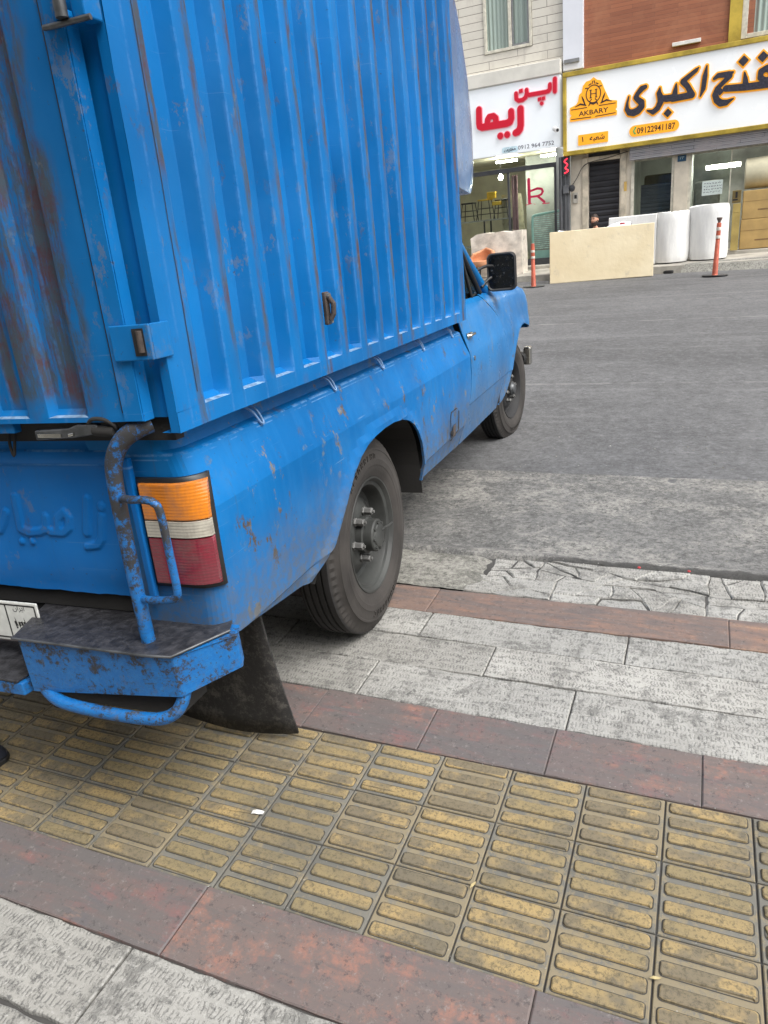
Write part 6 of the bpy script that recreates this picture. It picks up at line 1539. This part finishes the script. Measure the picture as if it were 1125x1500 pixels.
b = MB(); b.box(-0.9, -0.35, 19.6, 20.1, 0.42, 1.9); o = b.build('mattress', plain('grey_wrapped_mattress', (0.35, 0.36, 0.33), 0.5), None, bevel=0.06, seg=4); tag(o, 'grey wrapped mattress standing inside the foam shop window', 'mattress')
b = MB(); b.box(-2.1, -1.32, 20.6, 21.1, 0.42, 2.2); o = b.build('mattress', plain('beige_wrapped_mattress', (0.42, 0.37, 0.24), 0.5), None, bevel=0.06, seg=4); tag(o, 'beige wrapped mattress behind the dark inner shutter', 'mattress')

# ---------------- furniture shop goods
M_TEAL = plain('pale_turquoise_plastic', (0.36, 0.60, 0.56), 0.35, scale=3, var=0.12)
t = thing('slatted_chair', 'pale turquoise slatted plastic chair back wrapped in film behind the shop glass', 'chair', Matrix.Translation((-4.14, 18.98, 0.37)))
b = MB()
b.tube(smoothpath([(-0.36, 0, 0.28), (-0.375, 0, 0.7), (-0.37, 0, 1.10), (-0.33, 0, 1.17), (-0.2, 0, 1.19), (0.2, 0, 1.22), (0.36, 0, 1.23)], 5), 0.030, 10); b.box(-0.36, 0.34, -0.02, 0.03, 0.02, 0.36)
b.build('frame', M_TEAL, t, smooth=40)
b = MB()
for k in range(17): z_ = 0.40 + 0.046 * k; b.box(-0.345, 0.34, -0.012, 0.012, z_, z_ + 0.024)
b.build('slats', plain('filmed_turquoise', (0.46, 0.62, 0.60), 0.25, scale=9, var=0.3), t, bevel=0.006)
for x in (-0.33, 0.32):
    b = MB(); b.tube([(x, 0.02, 0.0), (x, 0.02, 0.03)], 0.03); b.build('leg', M_TEAL, t)
M_BLKST = plain('black_rod', (0.018, 0.018, 0.02), 0.4)
M_YEL = plain('yellow_plastic', (0.62, 0.40, 0.03), 0.4)
t = thing('metal_rack', 'black metal rack with a pale shelf edge inside the furniture shop', 'rack', Matrix.Translation((-5.9, 19.75, 0.37)))
b = MB()
for x in (-0.85, 0.0, 0.72):
    for y in (-0.3, 0.3): b.box(x, x + 0.035, y, y + 0.035, 0, 1.75 if x < -0.5 else 1.2)
b.build('frame', M_BLKST, t)
for z_ in (0.55, 1.17):
    b = MB(); b.box(-0.86, 0.78, -0.34, 0.34, z_, z_ + 0.03); b.build('shelf', plain('shelf_board', (0.30, 0.30, 0.27), 0.6), t)
def stool(x, y, z, w_, h, lab, seatm):
    t = thing('bar_stool', lab, 'stool', Matrix.Translation((x, y, z)), 'black stools on the shop rack')
    for sx in (-1, 1):
        for sy in (-1, 1):
            b = MB(); b.tube([(sx * w_, sy * w_, 0), (sx * w_ * 0.7, sy * w_ * 0.7, h)], 0.012, 8); b.build('leg', M_BLKST, t)
    b = MB()
    for zz in (0.3, 0.6):
        k = w_ * (1 - 0.3 * zz); P = [(-k, -k, h * zz), (k, -k, h * zz), (k, k, h * zz), (-k, k, h * zz), (-k, -k, h * zz)]
        for a, c_ in zip(P, P[1:]): b.tube([a, c_], 0.009, 6)
    b.build('rungs', M_BLKST, t)
    b = MB(); b.box(-w_ * 0.85, w_ * 0.85, -w_ * 0.85, w_ * 0.85, h, h + 0.035); b.build('seat', seatm, t, bevel=0.01)
stool(-6.35, 19.7, 1.57, 0.19, 0.42, 'black stool on the rack, leftmost of the row', M_BLKST)
stool(-5.90, 19.68, 1.57, 0.19, 0.46, 'black stool with a yellow seat on the rack, middle of the row', M_YEL)
stool(-5.45, 19.7, 1.57, 0.19, 0.42, 'black stool on the rack, nearest the pale wrapped armchair', M_BLKST)
for x, z_, lab in ((-5.72, 2.03, 'yellow plastic box standing on top of the stools'), (-5.55, 1.86, 'yellow plastic tray hanging in front of the stools')):
    b = MB(); b.box(-0.11, 0.11, -0.08, 0.08, 0, 0.16 if z_ > 2 else 0.09); o = b.build('plastic_box', M_YEL, None, bevel=0.015, matrix=Matrix.Translation((x, 19.55 if z_ < 2 else 19.68, z_ + 0.03))); tag(o, lab, 'plastic box')
b = MB(); rows = []
for i in range(11):
    t_ = i / 10; rows.append([((0.33 - 0.08 * t_ + 0.03 * nz(i, k, 0, 0.7)) * math.cos(2 * math.pi * k / 18) - 0.12 * t_, (0.26 + 0.03 * nz(k, i, 4, 0.7)) * math.sin(2 * math.pi * k / 18), 1.75 * t_) for k in range(18)])
b.grid(rows, close_u=True); b.add(rows[-1], [tuple(range(18))])
o = b.build('wrapped_armchair', plain('cream_film', (0.55, 0.51, 0.36), 0.3, var=0.2), None, smooth=60, matrix=Matrix.Translation((-5.18, 20.0, 0.37))); tag(o, 'cream film-wrapped armchair stood on end beside the rack', 'armchair')
b = MB(); rows = [[(-0.06 + 0.14 * i / 10, 0.03 * math.sin(i * 1.3), z_) for i in range(11)] for z_ in (0, 1.9)]; b.grid(rows)
o = b.build('curtain_strip', plain('dusty_pink_cloth', (0.34, 0.20, 0.22), 0.8), None, smooth=60, matrix=Matrix.Translation((-5.02, 19.3, 0.62))); tag(o, 'narrow dusty pink curtain hanging just inside the shop glass', 'curtain'); o.modifiers.new('t', 'SOLIDIFY').thickness = 0.01
b = MB(); b.box(-0.14, 0.14, -0.1, 0.1, 0, 0.26); o = b.build('wall_box', M_DKMET, None, bevel=0.01, matrix=Matrix.Translation((-4.05, 20.45, 2.0))); tag(o, 'dark box fixed on the wall at the right of the furniture shop', 'box')
# film-wrapped sofa and orange chair on the far kerb
M_FILM = plain('wrapped_cream_fabric', (0.68, 0.62, 0.54), 0.32, scale=5, var=0.22, bump=0.6, bscale=14)
b = MB(); rows = []
for i in range(21):
    t_ = i / 20; x = lerp(-0.62, 0.60, t_); top = 1.12 + 0.03 * nz(x, 0, 0, 5) - 0.10 * sstep(0.12, 0.0, t_)
    rows.append([(x + 0.03 * nz(x, k, 3, 3), (-0.25 if k < 6 else 0.25) + 0.03 * nz(x, k, 0, 4), interp([(0, 0.0), (1, 0.2), (4, 0.95), (5, 1.0), (6, 1.0), (7, 0.95), (10, 0.2), (11, 0)], k) * top) for k in range(12)])
b.grid(rows); b.add(rows[0], [tuple(range(11, -1, -1))]); b.add(rows[-1], [tuple(range(12))])
o = b.build('wrapped_sofa', M_FILM, None, smooth=50, matrix=Matrix.Translation((-5.02, 17.75, 0.30)) @ Matrix.Scale(0.86, 4, (0, 0, 1))); tag(o, 'film-wrapped cream sofa end standing on the far pavement behind the side mirror', 'sofa')
oc = thing('tub_chair', 'film-covered orange tub chair in front of the cream sofa', 'chair', Matrix.Translation((-5.22, 17.10, 0.30)))
M_OR = plain('peach_fabric', (0.58, 0.27, 0.14), 0.5, scale=4, var=0.12)
b = MB(); rows = []
for z_ in [0.25, 0.32, 0.45, 0.58, 0.64, 0.66]:
    R_ = 0.31 - (0.05 if z_ > 0.63 else 0)
    rows.append([(R_ * math.cos(a), R_ * math.sin(a), z_ - 0.10 * abs(math.cos(a)) * (1 if z_ > 0.4 else 0)) for a in [math.radians(-20 + 220 * k / 24) for k in range(25)]])
b.grid(rows); bk_ = b.build('backrest', M_OR, oc, smooth=60); bk_.modifiers.new('t', 'SOLIDIFY').thickness = 0.06
b = MB(); b.lathe([(0.0005, 0.26), (0.27, 0.26), (0.29, 0.30), (0.28, 0.38), (0.0005, 0.40)], 28, 'z'); b.build('seat', M_OR, oc, smooth=50)
for a in (45, 135, 225, 315):
    b = MB(); b.tube([(0.22 * math.cos(math.radians(a)), 0.22 * math.sin(math.radians(a)), 0), (0.18 * math.cos(math.radians(a)), 0.18 * math.sin(math.radians(a)), 0.28)], 0.018, 8); b.build('leg', M_BLKST, oc)

# ---------------- seated man behind the board
M_SKIN = plain('skin', (0.56, 0.30, 0.20), 0.5, var=0.06)
M_SHIRT = plain('grey_shirt', (0.34, 0.38, 0.38), 0.8)
M_TROUS = plain('dark_trousers', (0.03, 0.032, 0.04), 0.8)
M_HAIR = plain('dark_hair', (0.030, 0.018, 0.013), 0.6)
man = thing('person', 'bearded man in a grey shirt sitting low by the dark doorway behind the yellow board', 'person', Matrix.Translation((-2.80, 17.80, 0.335)) @ Matrix.Rotation(math.radians(-25), 4, 'Z') @ Matrix.Scale(0.965, 4))
def skin_figure(name, nodes, edges, mat, parent, root=0, sub=2):
    me = bpy.data.meshes.new(name); me.from_pydata([n[0] for n in nodes], edges, []); me.materials.append(mat)
    o = bpy.data.objects.new(name, me); COL.objects.link(o); o.parent = parent
    sk = o.modifiers.new('skin', 'SKIN'); sk.use_smooth_shade = True
    for i, n in enumerate(nodes):
        r = n[1]; me.skin_vertices[0].data[i].radius = (r, r) if not isinstance(r, tuple) else r
        me.skin_vertices[0].data[i].use_root = (i == root)
    s = o.modifiers.new('sub', 'SUBSURF'); s.levels = sub; s.render_levels = sub
    return o
# facing -Y; sits on a low step (hips 0.32), forearms on knees
N = [((0, 0.05, 0.34), 0.14), ((0, 0.03, 0.50), 0.125), ((0, 0.0, 0.66), (0.15, 0.11)), ((0, -0.015, 0.76), (0.12, 0.085)), ((0, -0.03, 0.84), 0.055), ((0, -0.05, 0.90), 0.052),
     ((-0.20, -0.01, 0.78), 0.06), ((-0.25, -0.10, 0.54), 0.046), ((-0.16, -0.32, 0.50), 0.036), ((0.20, -0.01, 0.78), 0.06), ((0.25, -0.10, 0.54), 0.046), ((0.16, -0.32, 0.50), 0.036),
     ((-0.11, -0.02, 0.32), 0.095), ((-0.16, -0.40, 0.42), 0.068), ((-0.15, -0.36, 0.08), 0.045), ((-0.16, -0.48, 0.035), 0.035),
     ((0.11, -0.02, 0.32), 0.095), ((0.16, -0.40, 0.42), 0.068), ((0.15, -0.36, 0.08), 0.045), ((0.16, -0.48, 0.035), 0.035),
     ((-0.10, -0.40, 0.47), 0.03), ((0.10, -0.40, 0.47), 0.03)]
E_ = [(0, 1), (1, 2), (2, 3), (3, 4), (4, 5), (3, 6), (6, 7), (7, 8), (8, 20), (3, 9), (9, 10), (10, 11), (11, 21), (0, 12), (12, 13), (13, 14), (14, 15), (0, 16), (16, 17), (17, 18), (18, 19)]
body = skin_figure('body', N, E_, M_SKIN, man)
NS = [(p, (r[0] + .030, r[1] + .030) if isinstance(r, tuple) else r + .032) for p, r in [N[0], N[1], N[2], N[3], ((0, -0.025, 0.82), 0.085), N[6], N[7], ((-0.2, -0.22, 0.52), 0.040), N[9], N[10], ((0.2, -0.22, 0.52), 0.040)]]
skin_figure('shirt', NS, [(0, 1), (1, 2), (2, 3), (3, 4), (3, 5), (5, 6), (6, 7), (3, 8), (8, 9), (9, 10)], M_SHIRT, man)
NT_ = [(N[0][0], 0.155), (N[12][0], 0.108), (N[13][0], 0.08), (N[14][0], 0.06), (N[16][0], 0.108), (N[17][0], 0.08), (N[18][0], 0.06)]
skin_figure('trousers', NT_, [(0, 1), (1, 2), (2, 3), (0, 4), (4, 5), (5, 6)], M_TROUS, man)
b = MB(); rows = []           # head: lathe-like loft with a face
hc = Vector((0, -0.065, 1.02))
for i in range(17):
    v = math.pi * i / 16; row = []
    for k in range(24):
        a = 2 * math.pi * k / 24
        x, y, z = 0.076 * math.sin(v) * math.sin(a), -0.098 * math.sin(v) * math.cos(a), 0.122 * math.cos(v)
        if z < -0.02: s_ = 1 - 0.35 * (-z - 0.02) / 0.1; x *= s_; y = y * s_ - 0.012 * (-z - 0.02) / 0.1
        f = max(0, math.cos(a)) ** 8 * math.sin(v)
        y -= 0.022 * f * max(0, 1 - ((z + 0.012) / 0.035) ** 2) * max(0, 1 - abs(x) / 0.03)
        y += 0.010 * max(0, math.cos(a)) ** 3 * max(0, 1 - ((z - 0.022) / 0.018) ** 2)
        row.append(hc + Vector((x, y, z)))
    rows.append(row)
b.grid(rows, close_u=True)
for s in (-1, 1): b.lathe([(0.0005, -0.012), (0.022, -0.008), (0.026, 0.0), (0.016, 0.010), (0.0005, 0.012)], 12, 'x', (s * 0.078, -0.055, 1.018))
b.build('head', M_SKIN, man, smooth=70)
b = MB(); rows = []
for i in range(8):
    v = math.pi * 0.40 * i / 7; rows.append([hc + Vector((0.082 * math.sin(v) * math.sin(a), -0.104 * math.sin(v) * math.cos(a) + 0.008, 0.130 * math.cos(v) + (0.03 * max(0, math.cos(a)) if i > 4 else 0))) for a in [2 * math.pi * k / 24 for k in range(24)]])
b.grid(rows, close_u=True); b.build('hair', M_HAIR, man, smooth=70)
b = MB(); rows = []
for i in range(7):
    z = -0.062 - 0.07 * i / 6; rows.append([hc + Vector(((0.074 - 0.030 * (i / 6) ** 2) * math.sin(a), -(0.098 - 0.012 * (i / 6)) * math.cos(a) - 0.006, z + 0.05 * (1 - math.cos(a)) ** 0.7 * (1 - i / 6))) for a in [math.radians(-85 + 170 * k / 16) for k in range(17)]])
b.grid(rows); be = b.build('beard', M_HAIR, man, smooth=70); be.modifiers.new('t', 'SOLIDIFY').thickness = 0.01
for s in (-1, 1):
    b = MB(); b.lathe([(0.0005, -0.010), (0.007, -0.008), (0.010, 0.0), (0.0005, 0.008)], 12, 'y', (s * 0.030, -0.148, 1.040)); b.build('eye', M_BLACK, man, smooth=60)
    b = MB(); b.tube([(s * 0.014, -0.160, 1.058), (s * 0.034, -0.156, 1.062), (s * 0.050, -0.146, 1.056)], 0.0045, 6); b.build('eyebrow', M_HAIR, man, smooth=60)
b = MB(); b.tube([(-0.022, -0.160, 0.968), (0, -0.166, 0.966), (0.022, -0.160, 0.968)], 0.005, 6); b.build('mouth', plain('lips', (0.30, 0.11, 0.09), 0.5), man, smooth=60)
for s in (-1, 1):               # hands hanging loosely over the knees
    hb = Vector((s * 0.10, -0.40, 0.47)); nodes = [(hb, 0.030), (hb + Vector((-s * 0.02, -0.045, -0.02)), (0.040, 0.018))]; ed = [(0, 1)]
    for k in range(4):
        base = nodes[1][0] + Vector(((k - 1.5) * 0.019, -0.025, -0.012)); i0 = len(nodes); L_ = (0.062, 0.074, 0.070, 0.055)[k]
        nodes += [(base, 0.0095), (base + Vector((0, -L_ * 0.45, -0.018)), 0.0088), (base + Vector((0, -L_ * 0.8, -0.048)), 0.0075)]; ed += [(1, i0), (i0, i0 + 1), (i0 + 1, i0 + 2)]
    i0 = len(nodes); tb = hb + Vector((-s * 0.045, -0.02, -0.005)); nodes += [(tb, 0.012), (tb + Vector((-s * 0.022, -0.03, -0.012)), 0.0095)]; ed += [(0, i0), (i0, i0 + 1)]
    skin_figure('hand', nodes, ed, M_SKIN, man, sub=1)
b = MB(); b.box(-0.24, 0.24, -0.06, 0.34, 0.0, 0.17); o = b.build('low_stool', plain('crate_wood', (0.2, 0.14, 0.08), 0.8), None, bevel=0.01, matrix=man.matrix_world.copy()); o.matrix_world = Matrix.Translation((-2.80, 17.80, 0.335)) @ Matrix.Rotation(math.radians(20), 4, 'Z'); tag(o, 'low wooden crate the bearded man is sitting on', 'crate')
